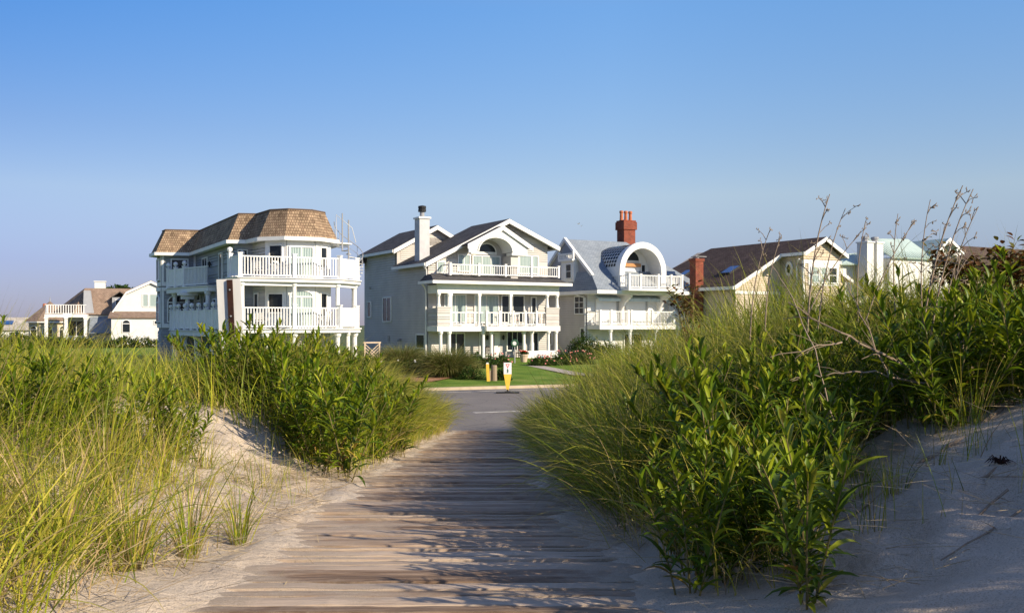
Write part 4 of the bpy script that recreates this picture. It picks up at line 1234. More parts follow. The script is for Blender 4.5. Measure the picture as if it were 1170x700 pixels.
for k in (4, 5, 6):
    p, q = Vector(pts[k]), Vector(pts[(k + 1) % 8])
    T = (p.x, p.y, 0, atan2(q.y - p.y, q.x - p.x)); window(H5, T, .5, 1.7, .8, 2.6, 1, arch=.5)
window(H5, TF(0, 1), 6.5, 8.2, .9, 2.9, 2); 
I5 = house('low_pale_house', -97, 165, 20, 'low white house with pale roof and orange brick chimney at the left edge', z=0)
I5.scale = (1, 1, .75)
mb = MB(); mb.slab([(-3, 0, 2.6), (18, 0, 2.6), (16.5, 5, 5.6), (2, 5, 5.6)], .2); mb.slab([(18, 10, 2.6), (-3, 10, 2.6), (2, 5, 5.6), (16.5, 5, 5.6)], .2); mb.slab([(18, 0, 2.6), (18, 10, 2.6), (16.5, 5, 5.6)], .2)
r = mb.build('roof', 'roof_pale', I5)
mb = MB(); mb.slab([(8, 1.8, 4.0), (10, 1.8, 4.0), (10, 3.2, 4.8), (8, 3.2, 4.8)], .1); mb.build('skylight', 'glass_sky', r)
mb = MB(); mb.box(-2.4, .5, 0, 17.4, 9.5, 2.7); mb.build('wall', 'sid_white', I5)
for k in range(5): window(I5, TF(0, .5), -1 + k * 3.6, .6 + k * 3.6, .8, 2.1, 2)
mb = MB(); mb.wallbox_uv(14.3, 3, 4.4, 15.7, 4.4, 7.6); mb.lathe(15, 3.7, [(.5, 7.6), (.4, 8.8), (.3, 8.9)], 8); mb.build('chimney', 'clay', I5)

# ================================================================ VEGETATION
def blade_mat(name, stops, trans=.32, rough=.55, tipcol=None):
    m, nt, b = new_mat(name, rough, .25)
    at = node(nt, "ShaderNodeAttribute"); at.attribute_name = 'tint'
    sp = node(nt, "ShaderNodeSeparateColor"); nt.links.new(at.outputs['Color'], sp.inputs[0])
    r = ramp(nt, stops); nt.links.new(sp.outputs[0], r.inputs[0])
    col = r.outputs[0]
    mr = node(nt, "ShaderNodeMapRange"); mr.inputs[3].default_value = .72; mr.inputs[4].default_value = 1.3
    nt.links.new(sp.outputs[2], mr.inputs[0])
    sc = node(nt, "ShaderNodeVectorMath", operation='SCALE'); nt.links.new(col, sc.inputs[0]); nt.links.new(mr.outputs[0], sc.inputs['Scale'])
    col = sc.outputs[0]
    if tipcol:
        rr = ramp(nt, [(.0, (0, 0, 0)), (.8, (0, 0, 0)), (1.0, (1, 1, 1))])
        rr = ramp(nt, [(.0, (.55, .55, .55)), (.16, (0, 0, 0)), (.75, (0, 0, 0)), (1.0, (.8, .8, .8))])
        nt.links.new(sp.outputs[1], rr.inputs[0])
        mx = node(nt, "ShaderNodeMix", data_type='RGBA'); mx.inputs[7].default_value = c4(tipcol)
        nt.links.new(rr.outputs[0], mx.inputs[0]); nt.links.new(col, mx.inputs[6]); col = mx.outputs[2]
    nt.links.new(col, b.inputs['Base Color'])
    tr = node(nt, "ShaderNodeBsdfTranslucent"); nt.links.new(col, tr.inputs[0])
    ms = node(nt, "ShaderNodeMixShader"); ms.inputs[0].default_value = trans
    out = [n for n in nt.nodes if n.type == 'OUTPUT_MATERIAL'][0]
    nt.links.new(b.outputs[0], ms.inputs[1]); nt.links.new(tr.outputs[0], ms.inputs[2]); nt.links.new(ms.outputs[0], out.inputs[0])
    return m
GREEN_RAMP = [(0, (.07, .125, .007)), (.35, (.19, .245, .012)), (.62, (.38, .375, .026)), (.78, (.50, .41, .08)), (.9, (.48, .37, .18)), (1, (.38, .26, .15))]
M['grass'] = blade_mat('dune_grass_blade', GREEN_RAMP, .35, .5, (.40, .31, .14))
M['leaf'] = blade_mat('lance_leaf', [(0, (.032, .07, .005)), (.5, (.105, .17, .008)), (.84, (.27, .31, .014)), (.93, (.32, .30, .03)), (1, (.34, .16, .05))], .32, .42)
M['stem'] = noisy('green_brown_stem', (.14, .12, .04), (.20, .16, .07), 9, .8)
M['straw'] = blade_mat('dry_straw', [(0, (.30, .22, .13)), (.5, (.42, .33, .20)), (1, (.55, .45, .30))], .15, .8)
M['drystem'] = noisy('grey_brown_dead_stem', (.20, .15, .11), (.34, .27, .20), 12, .95)
M['redleaf'] = blade_mat('bronze_leaf', [(0, (.10, .05, .015)), (.5, (.18, .07, .02)), (1, (.10, .13, .02))], .3)
M['shrubleaf'] = blade_mat('shrub_leaf', [(0, (.02, .045, .010)), (.6, (.045, .09, .015)), (1, (.09, .14, .025))], .25)
M['mound'] = blade_mat('mound_grass_blade', [(0, (.08, .11, .02)), (.6, (.17, .19, .04)), (1, (.40, .32, .14))], .3)
M['pink'] = noisy('pink_blossom', (.65, .18, .16), (.8, .35, .3), 9, .8)
M['whitefl'] = noisy('white_blossom', (.8, .8, .76), (.85, .85, .82), 9, .8)

def ribbons(root, L, az, lean, curl, w, tint, segs=5, fold=0.0, prof='grass', twist=None, power=1.4):
    """curved strips: verts, faces, colours"""
    N = len(L); root = np.asarray(root, float)
    hd = np.stack([np.cos(az), np.sin(az), np.zeros(N)], -1)
    pos = root.copy(); P = [pos.copy()]; NN = []
    for k in range(segs):
        t = (k + .5) / segs
        th = lean + curl * t ** power
        d = hd * np.sin(th)[:, None]; d[:, 2] = np.cos(th)
        pos = pos + d * (L / segs)[:, None]; P.append(pos.copy())
        NN.append(th)
    NN.append(NN[-1])
    side = np.stack([-np.sin(az), np.cos(az), np.zeros(N)], -1)
    if twist is None: twist = RNG.uniform(-.9, .9, N) if fold == 0 else RNG.uniform(-.35, .35, N)
    V, Cc_ = [], []
    cols = 3 if fold else 2
    rnd = RNG.uniform(0, 1, N)
    for k in range(segs + 1):
        t = k / segs
        th = NN[min(k, segs)] if k == 0 else NN[k - 1]
        nrm = -hd * np.cos(th)[:, None]; nrm[:, 2] = np.sin(th)
        sd = side * np.cos(twist)[:, None] + nrm * np.sin(twist)[:, None]
        up = nrm * np.cos(twist)[:, None] - side * np.sin(twist)[:, None]
        if prof == 'grass': ww = w * (1 - t ** 2.2) * (.75 + .25 * (t > 0)) + w * .03
        else: ww = w * (sin(pi * min(1, (t * .92 + .06))) ** .75) + w * .02
        a = P[k] - sd * (ww / 2)[:, None]; c = P[k] + sd * (ww / 2)[:, None]
        if fold:
            a = a + up * (ww * fold)[:, None]; c = c + up * (ww * fold)[:, None]
            ring = [a, P[k], c]
        else: ring = [a, c]
        V.append(np.stack(ring, 1))
        Cc_.append(np.stack([np.stack([tint, np.full(N, t), rnd, np.ones(N)], -1)] * cols, 1))
    V = np.stack(V, 1); Cc_ = np.stack(Cc_, 1)          # N, segs+1, cols, 3
    idx = np.arange(N * (segs + 1) * cols).reshape(N, segs + 1, cols)
    fs = []
    for j in range(cols - 1):
        fs.append(np.stack([idx[:, :-1, j], idx[:, :-1, j + 1], idx[:, 1:, j + 1], idx[:, 1:, j]], -1).reshape(-1, 4))
    return V.reshape(-1, 3), np.concatenate(fs), Cc_.reshape(-1, 4)

def merge(parts):
    vs, fs, cs, o = [], [], [], 0
    for v, f, c in parts:
        vs.append(v); fs.append(f + o); cs.append(c); o += len(v)
    return np.concatenate(vs), np.concatenate(fs), np.concatenate(cs)

def np_mesh(name, v, f, c, mat):
    me = bpy.data.meshes.new(name)
    me.vertices.add(len(v)); me.vertices.foreach_set('co', v.astype(np.float32).ravel())
    me.loops.add(f.size); me.loops.foreach_set('vertex_index', f.astype(np.int32).ravel())
    me.polygons.add(len(f)); me.polygons.foreach_set('loop_start', np.arange(0, f.size, 4, dtype=np.int32))
    me.polygons.foreach_set('use_smooth', np.ones(len(f), bool))
    me.update(calc_edges=True)
    ca = me.color_attributes.new('tint', 'FLOAT_COLOR', 'POINT'); ca.data.foreach_set('color', c.astype(np.float32).ravel())
    me.materials.append(M[mat])
    return me
def np_obj(name, data, mat, parent=None, kind=None):
    me = np_mesh(name, *data, mat)
    o = bpy.data.objects.new(name, me); COL.objects.link(o)
    if parent: o.parent = parent
    if kind: o['kind'] = kind
    return o

def scatter(n, x0, x1, y0, y1, dens):
    """tufted random roots kept with probability dens(x, y)"""
    out = []; got = 0
    while got < n:
        m_ = max(2000, n)
        x = RNG.uniform(x0, x1, m_); y = RNG.uniform(y0, y1, m_)
        k = RNG.uniform(0, 1, m_) < dens(x, y)
        x, y = x[k], y[k]
        out.append(np.stack([x, y], -1)); got += len(x)
        if len(x) == 0: break
    return np.concatenate(out)[:n]
def tuft_noise(x, y, s=1.0, ph=0.0):
    return .5 + .25 * np.sin(3.1 * s * x + 1.7 * s * y + ph) * np.sin(2.3 * s * y - 1.9 * s * x + 2 * ph) + .25 * np.sin(7.3 * s * x + ph + 2.0 * np.sin(3 * y)) * np.sin(6.1 * s * y + ph)
def left_sand(x, y):
    """1 where the bare sand shows on the left bank"""
    px = 585 + 1100 * x / y
    z = ground_z(x, y); py = 370 - 1100 * (z - 3) / y
    return px, py
def dl_(x, y): return board_c(y) - HW - x
def dr_(x, y): return x - board_c(y) - HW
def bare_left(x, y):
    """bare sandy saddle between the goldenrod and the near tufts, edges run with the bank"""
    e = ((x + 2.7 + .30 * (y - 9.5)) / 1.6) ** 2 + ((y - 9.3) / 2.6) ** 2
    near = (dl_(x, y) < np.where(y > 5.2, .95, .4)) & (y < 9.6)
    return np.clip(1.25 - e, 0, 1) + near * .85
def grass_patch(name, xy, L0, L1, lean=(.05, .5), curl=(.3, 1.5), w=.006, tint=(0, .7), dead=.12, az=None, segs=6, drop=0.03):
    N = len(xy); z = ground_z(xy[:, 0], xy[:, 1]) - drop
    root = np.column_stack([xy, z])
    t = np.clip(RNG.uniform(tint[0], tint[1], N) + .34 * (tuft_noise(xy[:, 0], xy[:, 1], .7, 2.2) - .5), 0, .77); dk = RNG.uniform(0, 1, N) < dead; t[dk] = RNG.uniform(.78, 1, dk.sum())
    a = RNG.uniform(0, 2 * pi, N) if az is None else RNG.normal(az[0], az[1], N)
    Ls = RNG.uniform(L0, L1, N) * (1 - .25 * dk) * (.82 + .36 * tuft_noise(xy[:, 0], xy[:, 1], 1.3, .4)) * np.where(xy[:, 0] < -.27 * xy[:, 1] , .80, 1.0)
    return root, Ls, a, RNG.uniform(*lean, N), RNG.uniform(*curl, N), np.full(N, w) * RNG.uniform(.7, 1.3, N), t, segs

def add_grass(name, args, mat='grass', label=None):
    *a, segs = args
    v = ribbons(*a, segs=segs)
    o = np_obj(name, v, mat, kind='stuff')
    return o

# --- mid left bank: thick waving grass from the goldenrod down to the road
def d_leftmid(x, y):
    d = dl_(x, y); rd = road_dist(x, y)
    e = sstep(.05, .35, d) * sstep(.2, 1.2, rd)
    sandhole = np.clip(bare_left(x, y), 0, 1) * (y < 12.5)
    return e * (1 - sandhole) * (.45 + .55 * tuft_noise(x, y, 1.0))
xy = scatter(30000, -6.5, -.9, 9.0, 26.5, d_leftmid)
add_grass('dune_grass', grass_patch('g', xy, .6, 1.2, (.0, .5), (.3, 1.7), .0085, (.1, .72), .13, (2.7, 1.3)))
xy = scatter(15000, -3.6, -.9, 12.5, 26.4, lambda x, y: d_leftmid(x, y) * (dl_(x, y) < 2.1))
add_grass('dune_grass', grass_patch('g', xy, .7, 1.35, (.0, .6), (.5, 2.0), .009, (.25, .76), .2, (-.6, 1.2)))
# --- left, further out
xy = scatter(16000, -24, -6.3, 8, 34, lambda x, y: sstep(.3, 1.5, road_dist(x, y)) * (.3 + .7 * tuft_noise(x, y, .6)))
add_grass('dune_grass', grass_patch('g', xy, .55, 1.15, (.0, .5), (.3, 1.4), .014, (.1, .72), .12, None, 4))
# --- near left bank
def d_leftnear(x, y):
    d = dl_(x, y)
    px = 585 + 1100 * x / y
    dense = sstep(-1.15, -2.1, x + .16 * (y - 4))
    e = sstep(.1, .4, d)
    return e * (1 - np.clip(bare_left(x, y), 0, 1)) * (.08 + .92 * dense) * np.clip(tuft_noise(x, y, 1.6, 1.3) * 1.9 - .55, 0.03, 1)
xy = scatter(8600, -6.5, -1.15, 2.6, 9.6, d_leftnear)
add_grass('dune_grass', grass_patch('g', xy, .35, .95, (.0, .95), (.2, 2.2), .0068, (.12, .8), .3, None, 8))
xy = scatter(150, -2.4, -1.35, 2.3, 3.6, lambda x, y: np.ones_like(x) * (dl_(x, y) > .3))
add_grass('dune_grass', grass_patch('g', xy, .7, 1.15, (.1, .6), (.3, 1.6), .0062, (.2, .9), .25, (.5, .8), 12))
xy = scatter(1500, -5.5, -1.9, 5.2, 9.2, lambda x, y: d_leftnear(x, y))
add_grass('dune_grass', grass_patch('g', xy, .8, 1.25, (.0, .35), (.3, 1.3), .0055, (.2, .75), .15, (.3, 1.0), 9))
# --- right bank
def d_right(x, y):
    d = dr_(x, y); rd = road_dist(x, y)
    open_sand = (y < 5.9) & (x > .8)
    return sstep(.12, .4, d) * sstep(.3, 1.2, rd) * np.where(open_sand, 0, 1) * (.45 + .55 * tuft_noise(x, y, 1.1, .5))
xy = scatter(40000, .2, 9.5, 7.5, 30, d_right)
add_grass('dune_grass', grass_patch('g', xy, .6, 1.3, (.0, .5), (.3, 1.7), .0085, (.05, .72), .14, None))
xy = scatter(12000, .4, 5.2, 5.5, 8.6, lambda x, y: d_right(x, y) * (x < .30 * y + .6 * (y - 5.5) + .3))
add_grass('dune_grass', grass_patch('g', xy, .55, 1.25, (.0, .6), (.3, 2.0), .0065, (.05, .75), .2, None, 8))
xy = scatter(9000, .1, 2.4, 6.0, 27.5, lambda x, y: d_right(x, y) * (dr_(x, y) < 1.0))
add_grass('dune_grass', grass_patch('g', xy, .4, 1.0, (.3, .9), (.5, 1.9), .007, (.05, .68), .2, (3.14, .8), 7))
xy = scatter(16000, 9, 34, 8, 40, lambda x, y: sstep(.3, 1.5, road_dist(x, y)) * (.3 + .7 * tuft_noise(x, y, .6)))
add_grass('dune_grass', grass_patch('g', xy, .6, 1.25, (.0, .5), (.3, 1.4), .014, (.1, .7), .12, None, 4))
# long arching blades leaning over the boardwalk
xy = scatter(420, .45, 1.5, 4.6, 8.5, lambda x, y: sstep(.0, .2, dr_(x, y)))
add_grass('dune_grass', grass_patch('g', xy, .7, 1.15, (.3, .8), (.6, 1.9), .0045, (.2, .95), .35, (3.1, .7), 10))
# thin young grass coming up through the sand on the right
xy = scatter(420, 1.2, 3.0, 3.7, 6.4, lambda x, y: (np.clip(tuft_noise(x, y, 2.2, .2) * 3 - 1.9, 0, 1)) * sstep(.25, .5, dr_(x, y)))
add_grass('dune_grass', grass_patch('g', xy, .18, .5, (.0, .35), (.0, .6), .0035, (.05, .7), .3, None, 6))
xy = scatter(2600, 2.2, 5.5, 5.6, 8.0, lambda x, y: .2 + .8 * tuft_noise(x, y, 2.0, .9))
add_grass('dune_grass', grass_patch('g', xy, .35, .9, (.0, .5), (.2, 1.2), .0045, (.1, .8), .25, None, 7))
# dry brown thatch lying along the foot of both banks
def thatch(n, x0, x1, y0, y1, dens, L=(.12, .4)):
    xy = scatter(n, x0, x1, y0, y1, dens); N = len(xy)
    z = ground_z(xy[:, 0], xy[:, 1]) + RNG.uniform(.0, .05, N)
    root = np.column_stack([xy, z])
    v = ribbons(root, RNG.uniform(*L, N), RNG.uniform(0, 2 * pi, N), RNG.uniform(1.2, 1.62, N), RNG.uniform(-.1, .35, N), np.full(N, .0038), RNG.uniform(0, 1, N), segs=3)
    return np_obj('dry_grass_litter', v, 'straw', kind='stuff')
thatch(7000, -4.5, -1.05, 2.8, 9.5, lambda x, y: sstep(.0, .15, dl_(x, y)) * np.clip(tuft_noise(x, y, 1.5, 1.3) * 2 - .7, .06, 1))
thatch(2600, -3.0, -.9, 9, 25, lambda x, y: sstep(-.05, .1, dl_(x, y)) * sstep(1.2, .2, dl_(x, y)))
thatch(5200, .4, 2.2, 5.2, 25, lambda x, y: sstep(-.2, .15, dr_(x, y)) * sstep(.9, .2, dr_(x, y)))
xy = scatter(2000, -2.7, -1.25, 2.5, 4.8, lambda x, y: sstep(.35, .8, dl_(x, y)) * np.clip(tuft_noise(x, y, 2.1, .3) * 2 - .5, .05, 1))
add_grass('dune_grass', grass_patch('g', xy, .3, .8, (.0, .9), (.2, 2.0), .0058, (.35, .9), .3, None, 9))
xy = scatter(480, .55, 1.7, 3.7, 5.4, lambda x, y: sstep(.1, .3, dr_(x, y)) * (x < .32 * y))
add_grass('dune_grass', grass_patch('g', xy, .3, .85, (.0, .7), (.2, 1.6), .0045, (.1, .95), .3, None, 9))
xy = scatter(1100, -3.4, -1.2, 3.6, 9.0, lambda x, y: np.clip(tuft_noise(x, y, 2.6, 4.2) * 3 - 1.7, 0.02, 1) * sstep(.1, .4, dl_(x, y)))
add_grass('dune_grass', grass_patch('g', xy, .15, .6, (.0, .7), (.1, 1.4), .0042, (.1, .8), .35, None, 7))
thatch(2200, .8, 4.0, 3.3, 7.5, lambda x, y: sstep(.1, .4, dr_(x, y)) * np.clip(tuft_noise(x, y, 1.9, 2.0) * 2 - .8, .04, 1))
thatch(160, -1.1, .9, 3.4, 9, lambda x, y: np.where(np.minimum(np.abs(dl_(x, y)), np.abs(dr_(x, y))) < .35, 1, .1), (.05, .25))

# ---------------------------------------------------------------- leafy goldenrod plants
def stem_curve(L, az, lean, curl, n=9):
    pts = [np.zeros(3)]
    for k in range(n):
        th = lean + curl * ((k + .5) / n) ** 1.5
        pts.append(pts[-1] + np.array([cos(az) * sin(th), sin(az) * sin(th), cos(th)]) * L / n)
    return np.array(pts)
def goldenrod_meshes(nst, hmin, hmax, leafL, leafW, spread, dens=34):
    smb = MB(); parts = []
    for s_ in range(nst):
        a = RNG.uniform(0, 2 * pi); L = RNG.uniform(hmin, hmax)
        c = stem_curve(L, a, RNG.uniform(.03, spread), RNG.uniform(0, .45))
        off = np.array([RNG.normal(0, .05), RNG.normal(0, .05), -.03]); c = c + off
        smb.tube([tuple(p) for p in c], [.0065 * (1 - .55 * i / 9) for i in range(10)], 5)
        n = int(dens * L / .9)
        t = np.sort(RNG.uniform(.06, 1.0, n) ** .85)
        f = t * (len(c) - 1); i0 = np.minimum(f.astype(int), len(c) - 2); fr = (f - i0)[:, None]
        root = c[i0] * (1 - fr) + c[i0 + 1] * fr
        az = np.arange(n) * 2.4 + RNG.normal(0, .3, n)
        top = t > .86
        ln = leafL * (1.0 - .45 * (t - .45) ** 2 * 2) * RNG.uniform(.5, 1.25, n); ln[top] *= .68
        lean = RNG.uniform(.65, 1.3, n) - .6 * t; lean[top] *= .6
        curl = RNG.uniform(.5, 1.35, n); curl[top] *= .5
        tint = RNG.uniform(.1, .75, n) + .18 * t; old = (t < .3) & (RNG.uniform(0, 1, n) < .3); tint[old] = RNG.uniform(.9, 1, old.sum())
        parts.append(ribbons(root, ln, az, np.maximum(lean, .12), curl, leafW * RNG.uniform(.8, 1.25, n), tint, segs=5, fold=.28, prof='leaf', power=1.1))
    v, f, c = merge(parts)
    return smb, np_mesh('foliage', v, f, c, 'leaf')
PROTO = []
for k in range(6):
    smb, fm = goldenrod_meshes([4, 5, 4, 6, 5, 4][k], .62, 1.0, .225, .028, .45, 33)
    so = smb.build('stem', 'stem'); PROTO.append((so.data, fm)); bpy.data.objects.remove(so)
def leafy(x, y, s, label, group, name='goldenrod_plant', protos=PROTO, cat='plant', dz=-.02, z=None):
    r = empty(name, (x, y, float(ground_z(x, y)) + dz if z is None else z), RNG.uniform(0, 6.28), label, cat, group, s)
    r.rotation_euler[0] = RNG.normal(0, .06); r.rotation_euler[1] = RNG.normal(0, .06)
    sm_, fm_ = protos[RNG.integers(len(protos))]
    for nm, me in (('stem', sm_), ('foliage', fm_)):
        o = bpy.data.objects.new(nm, me); COL.objects.link(o); o.parent = r
    return r
def cluster(n, x0, x1, y0, y1, inside, smin, smax, label, group, mind=.16, **k):
    pts = []; tries = 0
    while len(pts) < n and tries < n * 60:
        tries += 1
        x, y = RNG.uniform(x0, x1), RNG.uniform(y0, y1)
        if inside(x, y) and all((x - a) ** 2 + (y - b_) ** 2 > mind ** 2 for a, b_ in pts):
            pts.append((x, y))
    for (x, y) in pts: leafy(x, y, RNG.uniform(smin, smax), label, group, **k)
    return pts
# left clump: front edge runs from the boards back up the bank
def in_left(x, y):
    fe = 9.35 + (-1.65 - x) * 1.4
    return dl_(x, y) > .12 and fe < y < fe + 5.6 - .7 * max(0, -1.8 - x) and x > -4.5 and x > -.315 * y
cluster(84, -4.7, -1.3, 9.2, 17, in_left, .95, 1.27, 'leafy green goldenrod in the thick clump beside the left edge of the boardwalk', 'goldenrods left of the boardwalk', .22)
cluster(15, -4.9, -2.2, 5.4, 8.6, lambda x, y: ((x + 3.25) / .75) ** 2 + ((y - 7.3) / 1.2) ** 2 < 1, .6, .8, 'green goldenrod growing amid the dune grass on the far left bank', 'goldenrods amid the left bank grass', .2)
# right, near clump at the very front
cluster(12, .4, 1.6, 3.4, 4.7, lambda x, y: dr_(x, y) > .08 and abs(x - .90 - .15 * (y - 3.6)) < .25, .62, .86, 'broad leaved goldenrod at the front right corner of the boardwalk, leaves bowing to the sand', 'goldenrods at the near right corner', .14)
cluster(21, .8, 2.4, 4.6, 7.0, lambda x, y: .3 < dr_(x, y) and .19 * y < x < .30 * y + .12 and y > 4.5 + .5 * max(0, x - 1.2), .78, 1.05, 'tall bright goldenrod on the right bank, behind the plants at the sandy front corner', 'goldenrods on the right bank', .19)
cluster(92, 1.8, 5.6, 5.15, 8.8, lambda x, y: x > .325 * y and y > 5.25 + .5 * max(0, 2.3 - x) and RNG.uniform() < (1.0 if x > .385 * y else .2), .72, 1.02, 'tall goldenrod on the crest of the right dune above the bare sand', 'goldenrods on the right dune crest', .21)
cluster(64, 3.0, 6.6, -2.0, 4.4, lambda x, y: x > 3.05 + .2 * abs(y - 2), .95, 1.3, 'goldenrod on the right dune beside the viewer', 'goldenrods beside the viewer', .3)
xy = scatter(9000, 3.0, 6.5, -2.0, 4.4, lambda x, y: np.ones_like(x) * (x > 3.1 + .2 * abs(y - 2)))
add_grass('dune_grass', grass_patch('g', xy, .6, 1.1, (.0, .5), (.2, 1.3), .007, (.1, .7), .12, None, 5))

# ---------------------------------------------------------------- tufts on the sand
def tuft(x, y, n, L0, L1, label, lean=.35, group=None, mat='grass', name='grass_tuft', w=.006, az=None, r=.05, tint=(.1, .8), dead=.25, curl=(.2, 1.3)):
    z = float(ground_z(x, y)) - .02
    a = RNG.uniform(0, 2 * pi, n); rr = r * np.sqrt(RNG.uniform(0, 1, n))
    root = np.column_stack([rr * np.cos(a), rr * np.sin(a), np.zeros(n)])
    t = RNG.uniform(*tint, n); k = RNG.uniform(0, 1, n) < dead; t[k] = RNG.uniform(.8, 1, k.sum())
    a2 = a + RNG.normal(0, .5, n) if az is None else RNG.normal(az, .7, n)
    v = ribbons(root, RNG.uniform(L0, L1, n), a2, RNG.uniform(.02, lean, n), RNG.uniform(*curl, n), np.full(n, w) * RNG.uniform(.7, 1.3, n), t, segs=8)
    o = np_obj(name, v, mat); o.location = (x, y, z)
    return tag(o, label, 'grass tuft', group)
for (px, yy, n, L0, L1, lab) in (
        (215, 4.9, 70, .25, .62, 'upright green tuft on the left sand beside the boards, taller of the pair'),
        (272, 5.4, 55, .22, .5, 'spiky green tuft on the left sand closest to the boards'),
        (150, 4.3, 80, .3, .7, 'broad tuft of green and straw blades in the lower left, on the trampled litter'),
        (60, 3.9, 90, .3, .75, 'dense tuft at the bottom left corner of the dune, blades arching to the right'),
        (118, 5.6, 75, .3, .7, 'tuft at the edge of the left grass bank where the bare sand begins'),
        (190, 6.8, 60, .3, .6, 'small tuft standing on the pale sand slope below the far left goldenrods'),
        (235, 7.9, 50, .25, .55, 'thin tuft near the top of the bare sand slope on the left')):
    tuft((px - 585) * yy / 1100, yy, n, L0, L1, lab, group='grass tufts on the left sand')
for (px, yy, n, L0, L1, lab) in (
        (1022, 4.6, 34, .12, .34, 'brown and green wispy tuft on the shaded right sand, mid slope'),
        (985, 4.9, 26, .15, .4, 'sparse tuft beside the leaning stick on the right sand'),
        (1068, 4.8, 12, .1, .3, 'few thin upright blades on the right sand near the driftwood stick'),
        (1110, 5.3, 40, .3, .75, 'tall green tuft at the top of the right sand slope'),
        (945, 5.3, 40, .25, .6, 'green tuft in the shade under the right goldenrods')):
    tuft((px - 585) * yy / 1100, yy, n, L0, L1, lab, group='grass tufts on the right sand', w=.0042)
tuft((925 - 585) * 3.75 / 1100, 3.75, 150, .08, .22, 'grey brown dead tuft at the foot of the front right goldenrod', mat='straw', name='dead_tuft', lean=1.3, w=.004, r=.06)

# ---------------------------------------------------------------- dry stalks against the sky
def stalk(px, py, Y, ln, lean, az, label, branches=6, mat='drystem', r=.006, group='dry stalks on the right crest'):
    """dead flower stalk whose tip reaches height py in the photo"""
    x = (px - 585) * Y / 1100; ztip = 3 - (py - 370) * Y / 1100
    pts = stem_curve(ln, az, lean, .35, 10); tip = pts[-1]
    base = (x - tip[0], Y - tip[1], ztip - tip[2])
    m_ = MB(); m_.tube([tuple(p) for p in pts], [r * (1 - .6 * i / 10) for i in range(11)], 5)
    for b_ in range(branches):
        i = 10 - int(b_ * .8) - 1; i = max(i, 4)
        p = pts[i]; a = az + RNG.uniform(-2, 2); l = RNG.uniform(.04, .13)
        q = p + np.array([cos(a) * l * .8, sin(a) * l * .8, l * .7])
        m_.tube([tuple(p), tuple((p + q) / 2 + np.array([0, 0, .01])), tuple(q)], [r * .45, r * .4, r * .3], 4)
        for c_ in range(4):
            w_ = q + RNG.normal(0, .012, 3); m_.tube([tuple(q), tuple(w_), tuple(w_ + np.array([.004, 0, .01]))], [.0015, .004, .0015], 4)
    o = m_.build('dry_stalk', mat); o.location = base
    return tag(o, label, 'dry stalk', group)
stalk(948, 222, 6.8, 1.0, .06, .4, 'thick grey dry stalk rising above the peak of the beige house gable', 9, r=.008)
stalk(966, 238, 6.9, .9, .12, .3, 'thin dry stalk just beside the thick one above the beige gable', 4)
stalk(880, 262, 7.2, .85, .04, 0, 'thin pale stalk standing before the brown roof, taller of two', 5)
stalk(893, 268, 7.3, .8, .02, 0, 'thin pale stalk before the brown roof, beside a taller one', 3)
stalk(990, 250, 7.4, .8, -.05, .2, 'faint dry stalk above the twin white chimneys', 3)
stalk(982, 268, 7.0, .7, .45, .1, 'hooked dry stalk in front of the twin white chimneys', 3)
stalk(1026, 244, 6.8, .95, -.15, .3, 'dry stalk with hooked top before the green roof', 5)
stalk(1046, 252, 6.9, .9, .35, .2, 'bent dry stalk leaning across the green roof', 4)
stalk(1063, 228, 6.5, 1.0, -.1, .1, 'slim dry stalk with knotted tip left of the tallest stalks', 7)
stalk(1100, 212, 6.2, 1.15, .12, .1, 'tallest dark branching stalk above the right crest', 10, r=.008)
stalk(1112, 216, 6.2, 1.1, .16, .2, 'dark branching stalk crossing the tallest one', 10, r=.007)
stalk(1118, 236, 6.3, 1.0, .1, -.3, 'thin twiggy stalk behind the tallest stalks', 8)

# leaning dead branches in front of the right shrubs
def branch(pts, r, label, twigs=5, group='dead branches in the right shrubs', mat='drystem', name='dead_branch'):
    m_ = MB(); P = [Vector(((px - 585) * Y / 1100, Y, 3 - (py - 370) * Y / 1100)) for (px, py, Y) in pts]
    o0 = P[0].copy(); P = [p - o0 for p in P]
    fine = []
    for i in range(len(P) - 1):
        for k in range(4): fine.append(P[i].lerp(P[i + 1], k / 4) + Vector(RNG.normal(0, .006, 3)))
    fine.append(P[-1])
    n = len(fine)
    m_.tube([tuple(p) for p in fine], [r * (1 - .7 * i / n) for i in range(n)], 5)
    for _ in range(twigs):
        i = int(RNG.integers(1, n - 1)); p = fine[i]; d = (fine[i + 1] - fine[i - 1]).normalized()
        q = p + (d + Vector(RNG.normal(0, .5, 3))).normalized() * RNG.uniform(.06, .2)
        m_.tube([tuple(p), tuple(p.lerp(q, .5) + Vector((0, 0, .01))), tuple(q)], [r * .5, r * .35, r * .2], 4)
    o = m_.build(name, mat); o.location = o0
    return tag(o, label, 'branch', group)
branch([(1075, 445, 5.6), (1010, 405, 5.5), (960, 380, 5.4), (900, 345, 5.5)], .009, 'long dead branch slanting up to the left in front of the right shrubs')
branch([(1060, 440, 5.5), (1000, 425, 5.4), (950, 425, 5.4), (905, 435, 5.4)], .006, 'dead branch lying low across the right shrubs')
branch([(960, 390, 5.4), (930, 398, 5.3), (880, 408, 5.3)], .005, 'short pale twig branch pointing left, below the long slanting branch')
branch([(1130, 470, 5.6), (1100, 400, 5.7), (1085, 340, 5.9), (1100, 290, 6.0)], .007, 'upright dead branch with shrivelled brown leaves at the right', 10)
branch([(1020, 440, 5.5), (985, 360, 5.6), (960, 310, 5.8)], .005, 'thin dead stem leaning left through the right goldenrods', 6)
branch([(955, 490, 5.2), (930, 400, 5.3), (905, 340, 5.5), (880, 300, 5.7)], .005, 'straight dead stem standing up out of the right goldenrods', 3)
